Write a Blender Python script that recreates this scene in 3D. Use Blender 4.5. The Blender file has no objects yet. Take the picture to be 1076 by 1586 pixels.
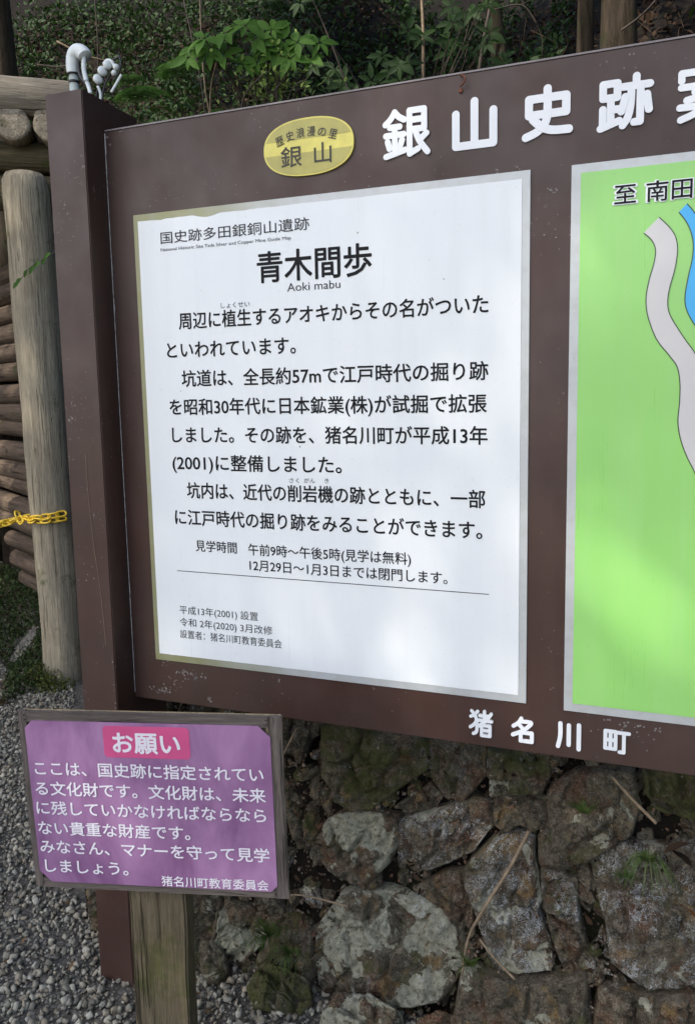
import bpy, bmesh, math, random
import numpy as np
from mathutils import Vector, Matrix, noise

scene = bpy.context.scene
COL = scene.collection
R = math.radians
rng = random.Random(7)
nrng = np.random.default_rng(7)

# ------------------------------------------------------------------ camera
cam_d = bpy.data.cameras.new('camera')
cam = bpy.data.objects.new('camera', cam_d)
COL.objects.link(cam)
cam_d.sensor_fit = 'HORIZONTAL'
cam_d.sensor_width = 36.0
cam_d.lens = 36.0 * 1170.0 / 1076.0
cam_d.shift_x = 1.0 / 1076.0
cam_d.shift_y = -51.0 / 1076.0
cam_d.clip_start = 0.05
cam_d.clip_end = 400
ROWS = [[0.940096, 0.340335, -0.019814], [0.021638, -0.117572, -0.992829], [-0.340224, 0.932925, -0.117893]]
right, down, fwd = [Vector(r) for r in ROWS]
m = Matrix((right, -down, -fwd)).transposed().to_4x4()
m.translation = Vector((1.0623, -1.522, 1.5))
cam.matrix_world = m
scene.camera = cam

# ------------------------------------------------------------------ sky, sun, exposure
SUN = Vector((-0.36, -0.60, 0.72)).normalized()          # towards the sun
world = bpy.data.worlds.new('World')
scene.world = world
world.use_nodes = True
wn = world.node_tree
bg = wn.nodes['Background']
sky = wn.nodes.new('ShaderNodeTexSky')
sky.sky_type = 'NISHITA'
sky.sun_disc = False
sky.sun_elevation = math.asin(SUN.z)
sky.sun_rotation = math.atan2(SUN.x, SUN.y)
sky.air_density = 1.0
sky.dust_density = 2.0
wn.links.new(sky.outputs[0], bg.inputs[0])
bg.inputs[1].default_value = 0.13
sun_d = bpy.data.lights.new('sun', 'SUN')
sun_d.energy = 2.3
sun_d.angle = R(0.53)
sun_d.color = (1.0, 0.94, 0.84)
sun = bpy.data.objects.new('sun', sun_d)
sun.rotation_euler = SUN.to_track_quat('Z', 'Y').to_euler()
COL.objects.link(sun)
vs = scene.view_settings
vs.view_transform = 'Standard'
vs.look = 'None'
vs.exposure = 1.42
vs.gamma = 1.0
vs.use_curve_mapping = False
vs.use_white_balance = True
vs.white_balance_temperature = 6600
vs.white_balance_tint = 10
scene.cycles.max_bounces = 6
scene.cycles.transparent_max_bounces = 8

# ------------------------------------------------------------------ materials
def mat(name):
    m = bpy.data.materials.new(name)
    m.use_nodes = True
    nt = m.node_tree
    return m, nt, nt.nodes['Principled BSDF']

class NT:
    def __init__(s, nt): s.nt = nt; s.n = nt.nodes; s.l = nt.links
    def coord(s, kind='Object'):
        return s.n.new('ShaderNodeTexCoord').outputs[kind]
    def mapping(s, src, scale=(1, 1, 1), loc=(0, 0, 0), rot=(0, 0, 0)):
        k = s.n.new('ShaderNodeMapping'); s.l.new(src, k.inputs[0])
        k.inputs['Scale'].default_value = scale
        k.inputs['Location'].default_value = loc
        k.inputs['Rotation'].default_value = rot
        return k.outputs[0]
    def noise(s, src, scale, detail=4, rough=0.6, dist=0.0):
        k = s.n.new('ShaderNodeTexNoise'); s.l.new(src, k.inputs['Vector'])
        k.inputs['Scale'].default_value = scale; k.inputs['Detail'].default_value = detail
        k.inputs['Roughness'].default_value = rough; k.inputs['Distortion'].default_value = dist
        return k.outputs[0]
    def voronoi(s, src, scale, feature='F1', out='Distance'):
        k = s.n.new('ShaderNodeTexVoronoi'); k.feature = feature; s.l.new(src, k.inputs['Vector'])
        k.inputs['Scale'].default_value = scale
        return k.outputs[out]
    def ramp(s, src, stops, interp='LINEAR'):
        k = s.n.new('ShaderNodeValToRGB'); s.l.new(src, k.inputs[0])
        cr = k.color_ramp; cr.interpolation = interp
        while len(cr.elements) < len(stops): cr.elements.new(0.5)
        for e, (p, c) in zip(cr.elements, stops):
            e.position = p; e.color = c if len(c) == 4 else (*c, 1)
        return k.outputs[0]
    def grey(s, src, a, b, lo=0.0, hi=1.0):
        return s.ramp(src, [(a, (lo, lo, lo)), (b, (hi, hi, hi))])
    def mix(s, fac, a, b, mode='MIX'):
        k = s.n.new('ShaderNodeMix'); k.data_type = 'RGBA'; k.blend_type = mode
        if isinstance(fac, (int, float)): k.inputs[0].default_value = fac
        else: s.l.new(fac, k.inputs[0])
        for i, v in ((6, a), (7, b)):
            if isinstance(v, tuple): k.inputs[i].default_value = (*v[:3], 1)
            else: s.l.new(v, k.inputs[i])
        return k.outputs[2]
    def math(s, op, a, b=0.0, clamp=False):
        k = s.n.new('ShaderNodeMath'); k.operation = op; k.use_clamp = clamp
        for i, v in ((0, a), (1, b)):
            if isinstance(v, (int, float)): k.inputs[i].default_value = v
            else: s.l.new(v, k.inputs[i])
        return k.outputs[0]
    def bump(s, h, strength=0.3, dist=0.01):
        k = s.n.new('ShaderNodeBump'); s.l.new(h, k.inputs['Height'])
        k.inputs['Strength'].default_value = strength; k.inputs['Distance'].default_value = dist
        return k.outputs[0]
    def objinfo(s, out):
        return s.n.new('ShaderNodeObjectInfo').outputs[out]
    def sep(s, src):
        k = s.n.new('ShaderNodeSeparateXYZ'); s.l.new(src, k.inputs[0]); return k.outputs
    def rnd_coord(s):
        """object coordinates shifted by a per-object random amount"""
        c = s.coord('Object'); r = s.math('MULTIPLY', s.objinfo('Random'), 37.0)
        k = s.n.new('ShaderNodeVectorMath'); k.operation = 'ADD'
        s.l.new(c, k.inputs[0]); s.l.new(r, k.inputs[1]); return k.outputs[0]
    def attr(s, name, out='Color'):
        k = s.n.new('ShaderNodeAttribute'); k.attribute_name = name; return k.outputs[out]

def setp(nt, b, color=None, rough=None, normal=None, **kw):
    for key, v in (('Base Color', color), ('Roughness', rough), ('Normal', normal)):
        if v is None: continue
        if isinstance(v, (int, float)): b.inputs[key].default_value = v
        elif isinstance(v, tuple): b.inputs[key].default_value = (*v[:3], 1)
        else: nt.links.new(v, b.inputs[key])
    for k, v in kw.items():
        b.inputs[k.replace('_', ' ')].default_value = v

def m_brown_paint():
    m, nt, b = mat('brown_paint'); t = NT(nt); c = t.coord()
    base = t.mix(t.grey(t.noise(c, 3, 5), 0.35, 0.7), (0.038, 0.0172, 0.0130), (0.058, 0.0255, 0.0180))
    base = t.mix(t.math('MULTIPLY', t.grey(t.noise(t.mapping(c, (1, 1, 0.12)), 22, 4), 0.5, 0.75), 0.25), base, (0.075, 0.044, 0.034))
    base = t.mix(t.grey(t.noise(t.mapping(c, (1, 1, 1), (4, 0, 9)), 1.6, 6, 0.65), 0.45, 0.75, 0, 0.45), base, (0.090, 0.066, 0.056))
    # small chips and specks of bare primer, denser in some places
    dens = t.grey(t.noise(c, 5.5, 3, 0.7), 0.53, 0.72)
    sp = t.math('LESS_THAN', t.voronoi(t.mapping(c, (1, 1, 1), (3, 1, 2)), 75), 0.13)
    spk = t.math('MULTIPLY', sp, dens)
    big = t.math('MULTIPLY', t.grey(t.noise(c, 90, 3, 0.7), 0.62, 0.66), t.grey(t.noise(c, 4.0, 3, 0.6), 0.6, 0.7))
    fac = t.math('MAXIMUM', spk, big)
    col = t.mix(t.math('MULTIPLY', fac, 0.7), base, (0.33, 0.30, 0.28))
    setp(nt, b, col, t.grey(t.noise(c, 9, 3), 0.3, 0.7, 0.40, 0.6), t.bump(t.noise(c, 160, 3), 0.06, 0.002))
    return m

def m_plain(name, col, rough=0.5, var=0.12, scale=12, bump=0.0, **kw):
    m, nt, b = mat(name); t = NT(nt); c = t.coord()
    d = tuple(x * (1 - var) for x in col); e = tuple(min(1, x * (1 + var)) for x in col)
    n = t.noise(c, scale, 4)
    setp(nt, b, t.mix(t.grey(n, 0.3, 0.7), d, e), rough, t.bump(n, bump, 0.003) if bump else None, **kw)
    return m

def m_frame_plate():
    m, nt, b = mat('frame_plate'); t = NT(nt); c = t.coord()
    x = t.sep(c)[0]
    leaf_reflection = t.grey(t.math('ADD', x, t.math('MULTIPLY', t.noise(c, 6, 4), 0.35)), 0.30, 0.62, 1.0, 0.0)  # foliage reflection painted in as an olive tint, fading to the right
    col = t.mix(leaf_reflection, (0.50, 0.52, 0.52), (0.27, 0.27, 0.14))
    col = t.mix(t.math('MULTIPLY', t.grey(t.noise(c, 30, 4), 0.45, 0.7), 0.35), col, (0.36, 0.35, 0.31))
    setp(nt, b, col, 0.42, None, Metallic=0.15)
    return m

def m_sheet():
    m, nt, b = mat('white_sheet'); t = NT(nt); c = t.coord()
    col = t.mix(t.grey(t.noise(c, 2.5, 4), 0.35, 0.7), (0.76, 0.79, 0.80), (0.80, 0.82, 0.825))
    spk = t.math('LESS_THAN', t.voronoi(t.mapping(c, (1, 1, 1), (1.3, 0, 0.7)), 9), 0.02)
    col = t.mix(t.math('MULTIPLY', spk, 0.7), col, (0.2, 0.15, 0.12))
    st = t.noise(t.mapping(c, (1, 1, 0.05)), 26, 5, 0.7)
    col = t.mix(t.grey(st, 0.5, 0.8, 0, 0.22), col, (0.62, 0.64, 0.62))
    col = t.mix(t.grey(t.noise(c, 120, 3, 0.8), 0.64, 0.72, 0, 0.35), col, (0.5, 0.5, 0.46))
    setp(nt, b, col, t.grey(st, 0.3, 0.7, 0.26, 0.42), None)
    return m

def m_green():
    m, nt, b = mat('map_green'); t = NT(nt); c = t.coord()
    col = t.mix(t.grey(t.noise(c, 3, 3), 0.3, 0.7), (0.285, 0.62, 0.155), (0.31, 0.66, 0.175))
    st = t.noise(t.mapping(c, (1, 1, 0.06)), 22, 5, 0.7)
    col = t.mix(t.grey(st, 0.45, 0.8, 0, 0.35), col, (0.40, 0.66, 0.27))
    col = t.mix(t.grey(t.noise(c, 120, 3, 0.8), 0.64, 0.72, 0, 0.35), col, (0.22, 0.42, 0.14))
    setp(nt, b, col, t.grey(st, 0.3, 0.7, 0.24, 0.42))
    return m

def m_purple():
    m, nt, b = mat('purple_print'); t = NT(nt); c = t.coord()
    n = t.noise(t.mapping(c, (1, 1, 0.45)), 9, 5, 0.6, 0.4)
    col = t.mix(t.grey(n, 0.35, 0.68), (0.215, 0.098, 0.215), (0.43, 0.235, 0.415))
    # faded streaks running down from the top edge
    z = t.sep(c)[2]
    top = t.grey(z, -0.16, -0.02)
    st = t.grey(t.noise(t.mapping(c, (1, 1, 0.06)), 55, 3), 0.45, 0.7)
    col = t.mix(t.math('MULTIPLY', t.math('MULTIPLY', st, top), 0.45), col, (0.55, 0.38, 0.55))
    h = t.noise(t.mapping(c, (1, 1, 0.6)), 11, 3)
    setp(nt, b, col, 0.24, t.bump(h, 0.35, 0.012), Coat_Weight=0.3, Coat_Roughness=0.15)
    return m

def m_wood(name, a, b_, c_, grain=(1, 1, 0.06), scale=34, moss=0.0, mossc=(0.07, 0.085, 0.02), cracks=0.6):
    """weathered timber, grain along local Z"""
    m, nt, b = mat(name); t = NT(nt); c = t.rnd_coord()
    g = t.mapping(c, grain)
    n1 = t.noise(g, scale, 6, 0.65, 0.3)
    n2 = t.noise(c, 4.5, 4, 0.6)
    col = t.mix(t.grey(n1, 0.32, 0.68), a, b_)
    col = t.mix(t.math('MULTIPLY', t.grey(n2, 0.4, 0.7), 0.75), col, c_)
    cr = t.grey(t.noise(t.mapping(c, (1, 1, 0.035)), 60, 4, 0.6, 0.5), 0.30, 0.38, 1, 0)
    col = t.mix(t.math('MULTIPLY', cr, cracks), col, tuple(x * 0.25 for x in a))
    if moss:
        mf = t.grey(t.noise(c, 7, 6, 0.7), 0.60 - 0.25 * moss, 0.70 - 0.2 * moss)
        col = t.mix(t.math('MULTIPLY', mf, 0.85), col, mossc)
    h = t.math('SUBTRACT', n1, t.math('MULTIPLY', cr, 0.8))
    fine = t.noise(t.mapping(c, (1, 1, 0.10)), 150, 4, 0.7)
    col = t.mix(t.grey(fine, 0.35, 0.62, 0.45, 0.0), col, tuple(x * 0.35 for x in a))
    kn = t.voronoi(t.mapping(c, (1, 1, 0.55)), 4.2)
    kf = t.grey(kn, 0.05, 0.10, 1, 0)
    col = t.mix(t.math('MULTIPLY', kf, 0.7), col, tuple(x * 0.3 for x in a))
    h = t.math('ADD', h, t.math('MULTIPLY', fine, 0.3))
    setp(nt, b, col, 0.9, t.bump(h, 1.0, 0.010), Specular_IOR_Level=0.25)
    return m

def m_stone():
    m, nt, b = mat('wall_stone'); t = NT(nt); c = t.rnd_coord()
    oc = t.n.new('ShaderNodeObjectInfo').outputs['Color']
    k = t.n.new('ShaderNodeSeparateColor'); t.l.new(oc, k.inputs[0])
    lich, moss, blue = k.outputs[0], k.outputs[1], k.outputs[2]
    n1 = t.noise(c, 9, 8, 0.65, 0.3); n2 = t.noise(c, 34, 6, 0.7)
    col = t.mix(t.grey(n1, 0.3, 0.7), (0.048, 0.041, 0.029), (0.185, 0.158, 0.112))
    col = t.mix(t.grey(t.noise(t.mapping(c, (1, 1, 1), (5, 5, 5)), 12, 6, 0.7), 0.5, 0.66), col, (0.125, 0.062, 0.034))
    col = t.mix(t.math('MULTIPLY', t.grey(n2, 0.52, 0.68), 0.55), col, (0.28, 0.24, 0.18))
    col = t.mix(t.grey(t.noise(c, 70, 4, 0.7), 0.38, 0.52, 0.6, 0.0), col, (0.020, 0.015, 0.011))
    col = t.mix(t.grey(t.noise(t.mapping(c, (1, 1, 1), (1, 9, 3)), 16, 5, 0.7), 0.56, 0.68, 0, 0.8), col, (0.22, 0.145, 0.06))
    sp = t.noise(c, 230, 3, 0.8)
    col = t.mix(t.grey(sp, 0.58, 0.66, 0, 0.6), col, (0.36, 0.33, 0.26))
    col = t.mix(t.grey(sp, 0.36, 0.44, 0.7, 0), col, (0.012, 0.010, 0.007))
    # moss
    mn = t.math('ADD', t.noise(t.mapping(c, (1, 1, 1), (9, 2, 4)), 11, 7, 0.75), t.math('MULTIPLY', moss, 0.24))
    col = t.mix(t.grey(mn, 0.60, 0.72), col, (0.070, 0.072, 0.026))
    # crust lichen in broad pale green-grey patches with crisp edges
    ln = t.math('ADD', t.noise(t.mapping(c, (1, 1, 1), (2, 7, 1)), 10, 9, 0.62, 0.5), t.math('MULTIPLY', lich, 0.22))
    lf = t.math('MULTIPLY', t.grey(ln, 0.68, 0.695), t.grey(t.noise(c, 85, 5, 0.75), 0.34, 0.46))
    lc = t.mix(t.grey(t.noise(c, 60, 5, 0.7), 0.35, 0.7), (0.23, 0.225, 0.165), (0.45, 0.44, 0.34))
    col = t.mix(lf, col, lc)
    # small bluish white rosettes
    v = t.voronoi(t.mix(0.35, c, t.noise(c, 50, 3)), 62)
    bn = t.grey(t.math('ADD', t.noise(t.mapping(c, (1, 1, 1), (4, 4, 8)), 13, 6, 0.7), t.math('MULTIPLY', blue, 0.22)), 0.62, 0.72)
    bf = t.math('MULTIPLY', t.grey(v, 0.30, 0.44, 1, 0), bn)
    col = t.mix(t.math('MULTIPLY', bf, 0.85), col, (0.50, 0.53, 0.54))
    h = t.math('ADD', t.math('MULTIPLY', n1, 1.0), t.math('MULTIPLY', n2, 0.5))
    h = t.math('ADD', h, t.math('MULTIPLY', t.noise(c, 110, 4, 0.7), 0.25))
    h = t.math('ADD', h, t.math('MULTIPLY', lf, 0.06))
    setp(nt, b, col, 0.92, t.bump(t.math('ADD', h, t.math('MULTIPLY', sp, 0.25)), 1.0, 0.022), Specular_IOR_Level=0.2)
    return m

def m_soil():
    m, nt, b = mat('soil'); t = NT(nt); c = t.coord()
    n = t.noise(c, 24, 9, 0.75); n2 = t.noise(c, 3.5, 4)
    col = t.mix(t.grey(n, 0.35, 0.7), (0.004, 0.003, 0.0025), (0.022, 0.016, 0.011))
    col = t.mix(t.math('MULTIPLY', t.grey(n2, 0.52, 0.65), 0.45), col, (0.014, 0.018, 0.006))
    setp(nt, b, col, 0.95, t.bump(n, 1.0, 0.02), Specular_IOR_Level=0.15)
    return m

def m_ground():
    m, nt, b = mat('gravel_bed'); t = NT(nt); c = t.coord()
    v = t.voronoi(c, 70, out='Color'); e = t.voronoi(c, 70, 'DISTANCE_TO_EDGE')
    g = t.sep(v)[0]
    col = t.mix(g, (0.06, 0.056, 0.046), (0.19, 0.18, 0.155))
    col = t.mix(t.grey(e, 0.02, 0.12, 1, 0), col, (0.03, 0.027, 0.022))
    col = t.mix(t.grey(t.noise(c, 1.6, 4), 0.5, 0.7), col, (0.10, 0.085, 0.065))
    setp(nt, b, col, 0.95, t.bump(e, 0.6, 0.01))
    return m

def m_pebbles(name, dark, light, warm):
    m, nt, b = mat(name); t = NT(nt); c = t.coord()
    a = t.attr('tone')
    s = t.sep(a)
    col = t.mix(s[0], dark, light)
    col = t.mix(t.math('MULTIPLY', s[1], 0.6), col, warm)
    n = t.noise(c, 130, 5, 0.7)
    col = t.mix(t.grey(n, 0.4, 0.75, 0.0, 0.5), col, tuple(x * 0.45 for x in light))
    setp(nt, b, col, 0.9, t.bump(n, 0.5, 0.003), Specular_IOR_Level=0.2)
    return m

def m_leaf(name, a, b_, rough=0.45, trans=0.25, spec=0.18):
    m, nt, b = mat(name); t = NT(nt)
    r = t.sep(t.attr('tone'))[0]
    orr = t.objinfo('Random')
    c = t.coord()
    f = t.math('ADD', t.math('MULTIPLY', r, 0.6), t.math('MULTIPLY', orr, 0.5), True)
    col = t.mix(f, a, b_)
    col = t.mix(t.grey(t.noise(c, 40, 3), 0.4, 0.8, 0, 0.3), col, tuple(x * 0.5 for x in a))
    setp(nt, b, col, rough, Specular_IOR_Level=spec)
    tr = nt.nodes.new('ShaderNodeBsdfTranslucent'); nt.links.new(col, tr.inputs[0])
    mx = nt.nodes.new('ShaderNodeMixShader'); mx.inputs[0].default_value = trans
    nt.links.new(b.outputs[0], mx.inputs[1]); nt.links.new(tr.outputs[0], mx.inputs[2])
    nt.links.new(mx.outputs[0], nt.nodes['Material Output'].inputs[0])
    return m

def m_bark(name, a, b_):
    m, nt, b = mat(name); t = NT(nt); c = t.coord()
    n = t.noise(t.mapping(c, (1, 1, 0.16)), 26, 6, 0.7, 0.4)
    col = t.mix(t.grey(n, 0.35, 0.68), a, b_)
    col = t.mix(t.grey(t.noise(c, 7, 5), 0.52, 0.66), col, (0.030, 0.034, 0.015))
    setp(nt, b, col, 0.95, t.bump(n, 1.0, 0.015), Specular_IOR_Level=0.15)
    return m

M = dict(
    brown=m_brown_paint(), plate=m_frame_plate(), sheet=m_sheet(), green=m_green(), purple=m_purple(),
    ink=m_plain('black_ink', (0.007, 0.007, 0.009), 0.6, 0.1, Specular_IOR_Level=0.2),
    greyink=m_plain('grey_ink', (0.035, 0.035, 0.04), 0.6, 0.1, Specular_IOR_Level=0.2),
    white=m_plain('white_lettering', (0.78, 0.80, 0.82), 0.35, 0.03),
    pwhite=m_plain('sign_white', (0.80, 0.76, 0.82), 0.35, 0.05),
    pink=m_plain('pink_print', (0.60, 0.095, 0.24), 0.28, 0.08, 20),
    gold=m_plain('badge_yellow', (0.72, 0.63, 0.13), 0.38, 0.1, 25),
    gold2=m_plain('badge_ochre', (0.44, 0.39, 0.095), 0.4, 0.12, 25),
    darkink=m_plain('badge_black', (0.03, 0.025, 0.015), 0.5, 0.1),
    road=m_plain('map_road_grey', (0.60, 0.58, 0.57), 0.3, 0.02),
    river=m_plain('map_river_blue', (0.05, 0.42, 0.80), 0.3, 0.03),
    outline=m_plain('map_outline', (0.02, 0.05, 0.02), 0.35, 0.1),
    paint_edge=m_plain('worn_edge', (0.21, 0.19, 0.18), 0.7, 0.5, 60),
    edge=m_plain('edge_trim', (0.20, 0.17, 0.17), 0.4, 0.2),
    post_log=m_wood('debarked_log', (0.23, 0.19, 0.135), (0.46, 0.395, 0.285), (0.30, 0.27, 0.20), moss=0.02),
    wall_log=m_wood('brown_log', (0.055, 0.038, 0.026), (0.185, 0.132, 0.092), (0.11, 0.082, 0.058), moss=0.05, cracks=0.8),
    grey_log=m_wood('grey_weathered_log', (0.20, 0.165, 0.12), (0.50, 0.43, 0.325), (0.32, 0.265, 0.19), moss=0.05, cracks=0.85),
    dark_log=m_wood('dark_beam_log', (0.08, 0.062, 0.036), (0.20, 0.155, 0.09), (0.12, 0.105, 0.06), moss=0.2),  # darker, mossier timber for the cross beams
    stake=m_wood('mossy_stake', (0.085, 0.066, 0.042), (0.19, 0.15, 0.095), (0.12, 0.10, 0.06), moss=0.40, mossc=(0.075, 0.078, 0.022)),
    batten=m_wood('grey_batten', (0.090, 0.074, 0.064), (0.205, 0.172, 0.150), (0.13, 0.108, 0.094), grain=(1, 1, 0.06), scale=60, cracks=0.45),
    ply=m_wood('plywood', (0.34, 0.26, 0.15), (0.48, 0.37, 0.22), (0.36, 0.28, 0.17), scale=60, cracks=0.3),
    stone=m_stone(), soil=m_soil(), ground=m_ground(),
    gravel=m_pebbles('gravel_stones', (0.11, 0.104, 0.084), (0.43, 0.41, 0.335), (0.36, 0.285, 0.19)),
    debris=m_pebbles('debris_bits', (0.035, 0.028, 0.022), (0.22, 0.18, 0.14), (0.18, 0.08, 0.045)),
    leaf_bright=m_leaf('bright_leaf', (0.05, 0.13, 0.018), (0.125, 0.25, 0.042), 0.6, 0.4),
    leaf_sunny=m_leaf('yellow_green_leaf', (0.16, 0.26, 0.05), (0.34, 0.42, 0.12), 0.45, 0.35),  # pale leaf colour stands in for sunlight on the small bush
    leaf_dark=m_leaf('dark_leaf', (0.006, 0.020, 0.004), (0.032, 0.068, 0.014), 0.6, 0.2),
    leaf_fern=m_leaf('fern_green', (0.035, 0.095, 0.014), (0.085, 0.18, 0.035), 0.6, 0.3),
    leaf_weed=m_leaf('weed_leaf', (0.018, 0.036, 0.010), (0.060, 0.085, 0.028), 0.7, 0.2),
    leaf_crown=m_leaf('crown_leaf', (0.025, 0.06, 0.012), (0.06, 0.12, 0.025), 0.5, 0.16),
    leaf_dead=m_leaf('dead_leaf', (0.008, 0.005, 0.003), (0.072, 0.042, 0.024), 0.8, 0.05),
    grass=m_leaf('grass_blade', (0.04, 0.075, 0.015), (0.11, 0.16, 0.045), 0.5, 0.25),
    moss=m_leaf('moss_green', (0.045, 0.06, 0.014), (0.12, 0.14, 0.035), 0.9, 0.1),
    bark=m_bark('grey_brown_bark', (0.016, 0.012, 0.008), (0.062, 0.048, 0.033)),
    twig=m_plain('dead_twig', (0.20, 0.145, 0.09), 0.8, 0.35, 60),
    twig_dark=m_plain('dark_twig', (0.06, 0.045, 0.033), 0.85, 0.35, 50),
    pvc=m_plain('white_pipe', (0.66, 0.70, 0.69), 0.35, 0.06),
    pvc_grey=m_plain('pale_green_pipe', (0.42, 0.47, 0.43), 0.4, 0.08),
    cable=m_plain('black_cable', (0.02, 0.02, 0.02), 0.45, 0.1),
    chain=m_plain('yellow_plastic', (0.80, 0.52, 0.035), 0.4, 0.12, 30),
    rust=m_plain('rusty_iron', (0.17, 0.055, 0.03), 0.85, 0.4, 70),
    nail=m_plain('dark_nail', (0.03, 0.025, 0.025), 0.6, 0.2),
    metal_dark=m_plain('dark_grey_post', (0.065, 0.075, 0.085), 0.5, 0.2),
)

# ------------------------------------------------------------------ helpers
def tag(o, label=None, cat=None, group=None, kind=None):
    if label: o['label'] = label
    if cat: o['category'] = cat
    if group: o['group'] = group
    if kind: o['kind'] = kind
    return o

def empty(name, loc=(0, 0, 0), rot=(0, 0, 0)):
    o = bpy.data.objects.new(name, None)
    COL.objects.link(o); o.location = loc; o.rotation_euler = rot
    o.empty_display_size = 0.1
    return o

def link(name, me, material, parent=None, smooth=False):
    if material is not None and not me.materials: me.materials.append(material)
    if smooth: me.polygons.foreach_set('use_smooth', [True] * len(me.polygons))
    o = bpy.data.objects.new(name, me)
    COL.objects.link(o)
    if parent is not None: o.parent = parent
    return o

def from_arrays(name, V, F, material, parent=None, smooth=False, tone=None):
    me = bpy.data.meshes.new(name)
    V = np.asarray(V, dtype=np.float32); F = np.asarray(F, dtype=np.int32)
    me.vertices.add(len(V)); me.vertices.foreach_set('co', V.ravel())
    k = F.shape[1]
    me.loops.add(F.size); me.loops.foreach_set('vertex_index', F.ravel())
    me.polygons.add(len(F))
    me.polygons.foreach_set('loop_start', np.arange(0, F.size, k, dtype=np.int32))
    me.polygons.foreach_set('loop_total', np.full(len(F), k, dtype=np.int32))
    me.update(calc_edges=True)
    if tone is not None:
        a = me.attributes.new('tone', 'FLOAT_VECTOR', 'POINT')
        a.data.foreach_set('vector', np.asarray(tone, dtype=np.float32).ravel())
    me.validate()
    return link(name, me, material, parent, smooth)

def bm_obj(name, bm, material, parent=None, smooth=False):
    me = bpy.data.meshes.new(name); bm.to_mesh(me); bm.free()
    return link(name, me, material, parent, smooth)

def box(name, lo, hi, material, parent=None, bevel=0.0, seg=2):
    bm = bmesh.new()
    bmesh.ops.create_cube(bm, size=1.0)
    s = [hi[i] - lo[i] for i in range(3)]; c = [(hi[i] + lo[i]) / 2 for i in range(3)]
    bmesh.ops.scale(bm, vec=s, verts=bm.verts); bmesh.ops.translate(bm, vec=c, verts=bm.verts)
    if bevel: bmesh.ops.bevel(bm, geom=bm.edges[:], offset=bevel, segments=seg, affect='EDGES')
    return bm_obj(name, bm, material, parent)

def tube_data(pts, rad, seg=8, cap=True, jitter=0.0, seed=0):
    """vertices and quads of a tube along pts with per-point radius"""
    pts = [Vector(p) for p in pts]
    if isinstance(rad, (int, float)): rad = [rad] * len(pts)
    V, F = [], []
    up = Vector((0.13, 0.21, 0.97)).normalized(); r_ = random.Random(seed)
    prev = None
    for i, p in enumerate(pts):
        d = (pts[min(i + 1, len(pts) - 1)] - pts[max(i - 1, 0)]).normalized()
        if prev is None:
            a = d.cross(up)
            if a.length < 0.2: a = d.cross(Vector((1, 0, 0)))
            a.normalize()
        else:
            a = (prev - d * prev.dot(d)).normalized()
        prev = a; b = d.cross(a)
        for k in range(seg):
            th = 2 * math.pi * k / seg
            rr = rad[i] * (1 + (r_.uniform(-jitter, jitter) if jitter else 0))
            V.append(p + (a * math.cos(th) + b * math.sin(th)) * rr)
    for i in range(len(pts) - 1):
        for k in range(seg):
            F.append((i * seg + k, i * seg + (k + 1) % seg, (i + 1) * seg + (k + 1) % seg, (i + 1) * seg + k))
    if cap:
        n = len(V); V.append(pts[0].copy()); V.append(pts[-1].copy()); L = (len(pts) - 1) * seg
        for k in range(seg):
            F.append((n, (k + 1) % seg, k)); F.append((n + 1, L + k, L + (k + 1) % seg))
    return V, F

def tube(name, pts, rad, material, parent=None, seg=8, smooth=True, cap=True, jitter=0.0, seed=0):
    V, F = tube_data(pts, rad, seg, cap, jitter, seed)
    me = bpy.data.meshes.new(name); me.from_pydata([tuple(v) for v in V], [], F); me.update()
    return link(name, me, material, parent, smooth)

def log_mesh(name, length, r0, r1, material, parent, seed=0, round_end=0.02, knots=True, seg=28, n=26):
    """a hand-peeled log along local Z with bumps, slight bends and rounded ends"""
    V, F = [], []
    zs = [0.0, round_end * 0.3, round_end] + [round_end + (length - 2 * round_end) * i / n for i in range(1, n)] + [length - round_end, length - round_end * 0.3, length]
    for i, z in enumerate(zs):
        t = z / length; r = r0 + (r1 - r0) * t
        e = min(z, length - z)
        if e < round_end: r *= 0.80 + 0.20 * math.sqrt(max(0, 1 - (1 - e / round_end) ** 2))
        bx = noise.noise(Vector((seed * 3.1, z * 0.9, 0))) * r0 * 0.22
        by = noise.noise(Vector((seed * 3.1 + 9, z * 0.9, 4))) * r0 * 0.22
        for k in range(seg):
            th = 2 * math.pi * k / seg
            q = Vector((math.cos(th) * 1.4, math.sin(th) * 1.4, z * 2.2 + seed * 7))
            rr = r * (1 + 0.07 * noise.noise(q) + 0.03 * noise.noise(q * 3.7))
            V.append((bx + rr * math.cos(th), by + rr * math.sin(th), z))
    for i in range(len(zs) - 1):
        for k in range(seg):
            F.append((i * seg + k, i * seg + (k + 1) % seg, (i + 1) * seg + (k + 1) % seg, (i + 1) * seg + k))
    # slightly uneven sawn ends
    for end in (0, len(zs) - 1):
        c = len(V); V.append((sum(V[end * seg + k][0] for k in range(seg)) / seg, sum(V[end * seg + k][1] for k in range(seg)) / seg, zs[end] + (-0.002 if end == 0 else 0.002)))
        for k in range(seg):
            a, b = end * seg + k, end * seg + (k + 1) % seg
            F.append((c, b, a) if end == 0 else (c, a, b))
    me = bpy.data.meshes.new(name); me.from_pydata(V, [], F); me.update()
    o = link(name, me, material, parent, True)
    return o

def aim_z(o, p0, p1):
    """put object's local Z from p0 to p1"""
    p0, p1 = Vector(p0), Vector(p1)
    o.location = p0
    o.rotation_euler = (p1 - p0).to_track_quat('Z', 'Y').to_euler()

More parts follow.
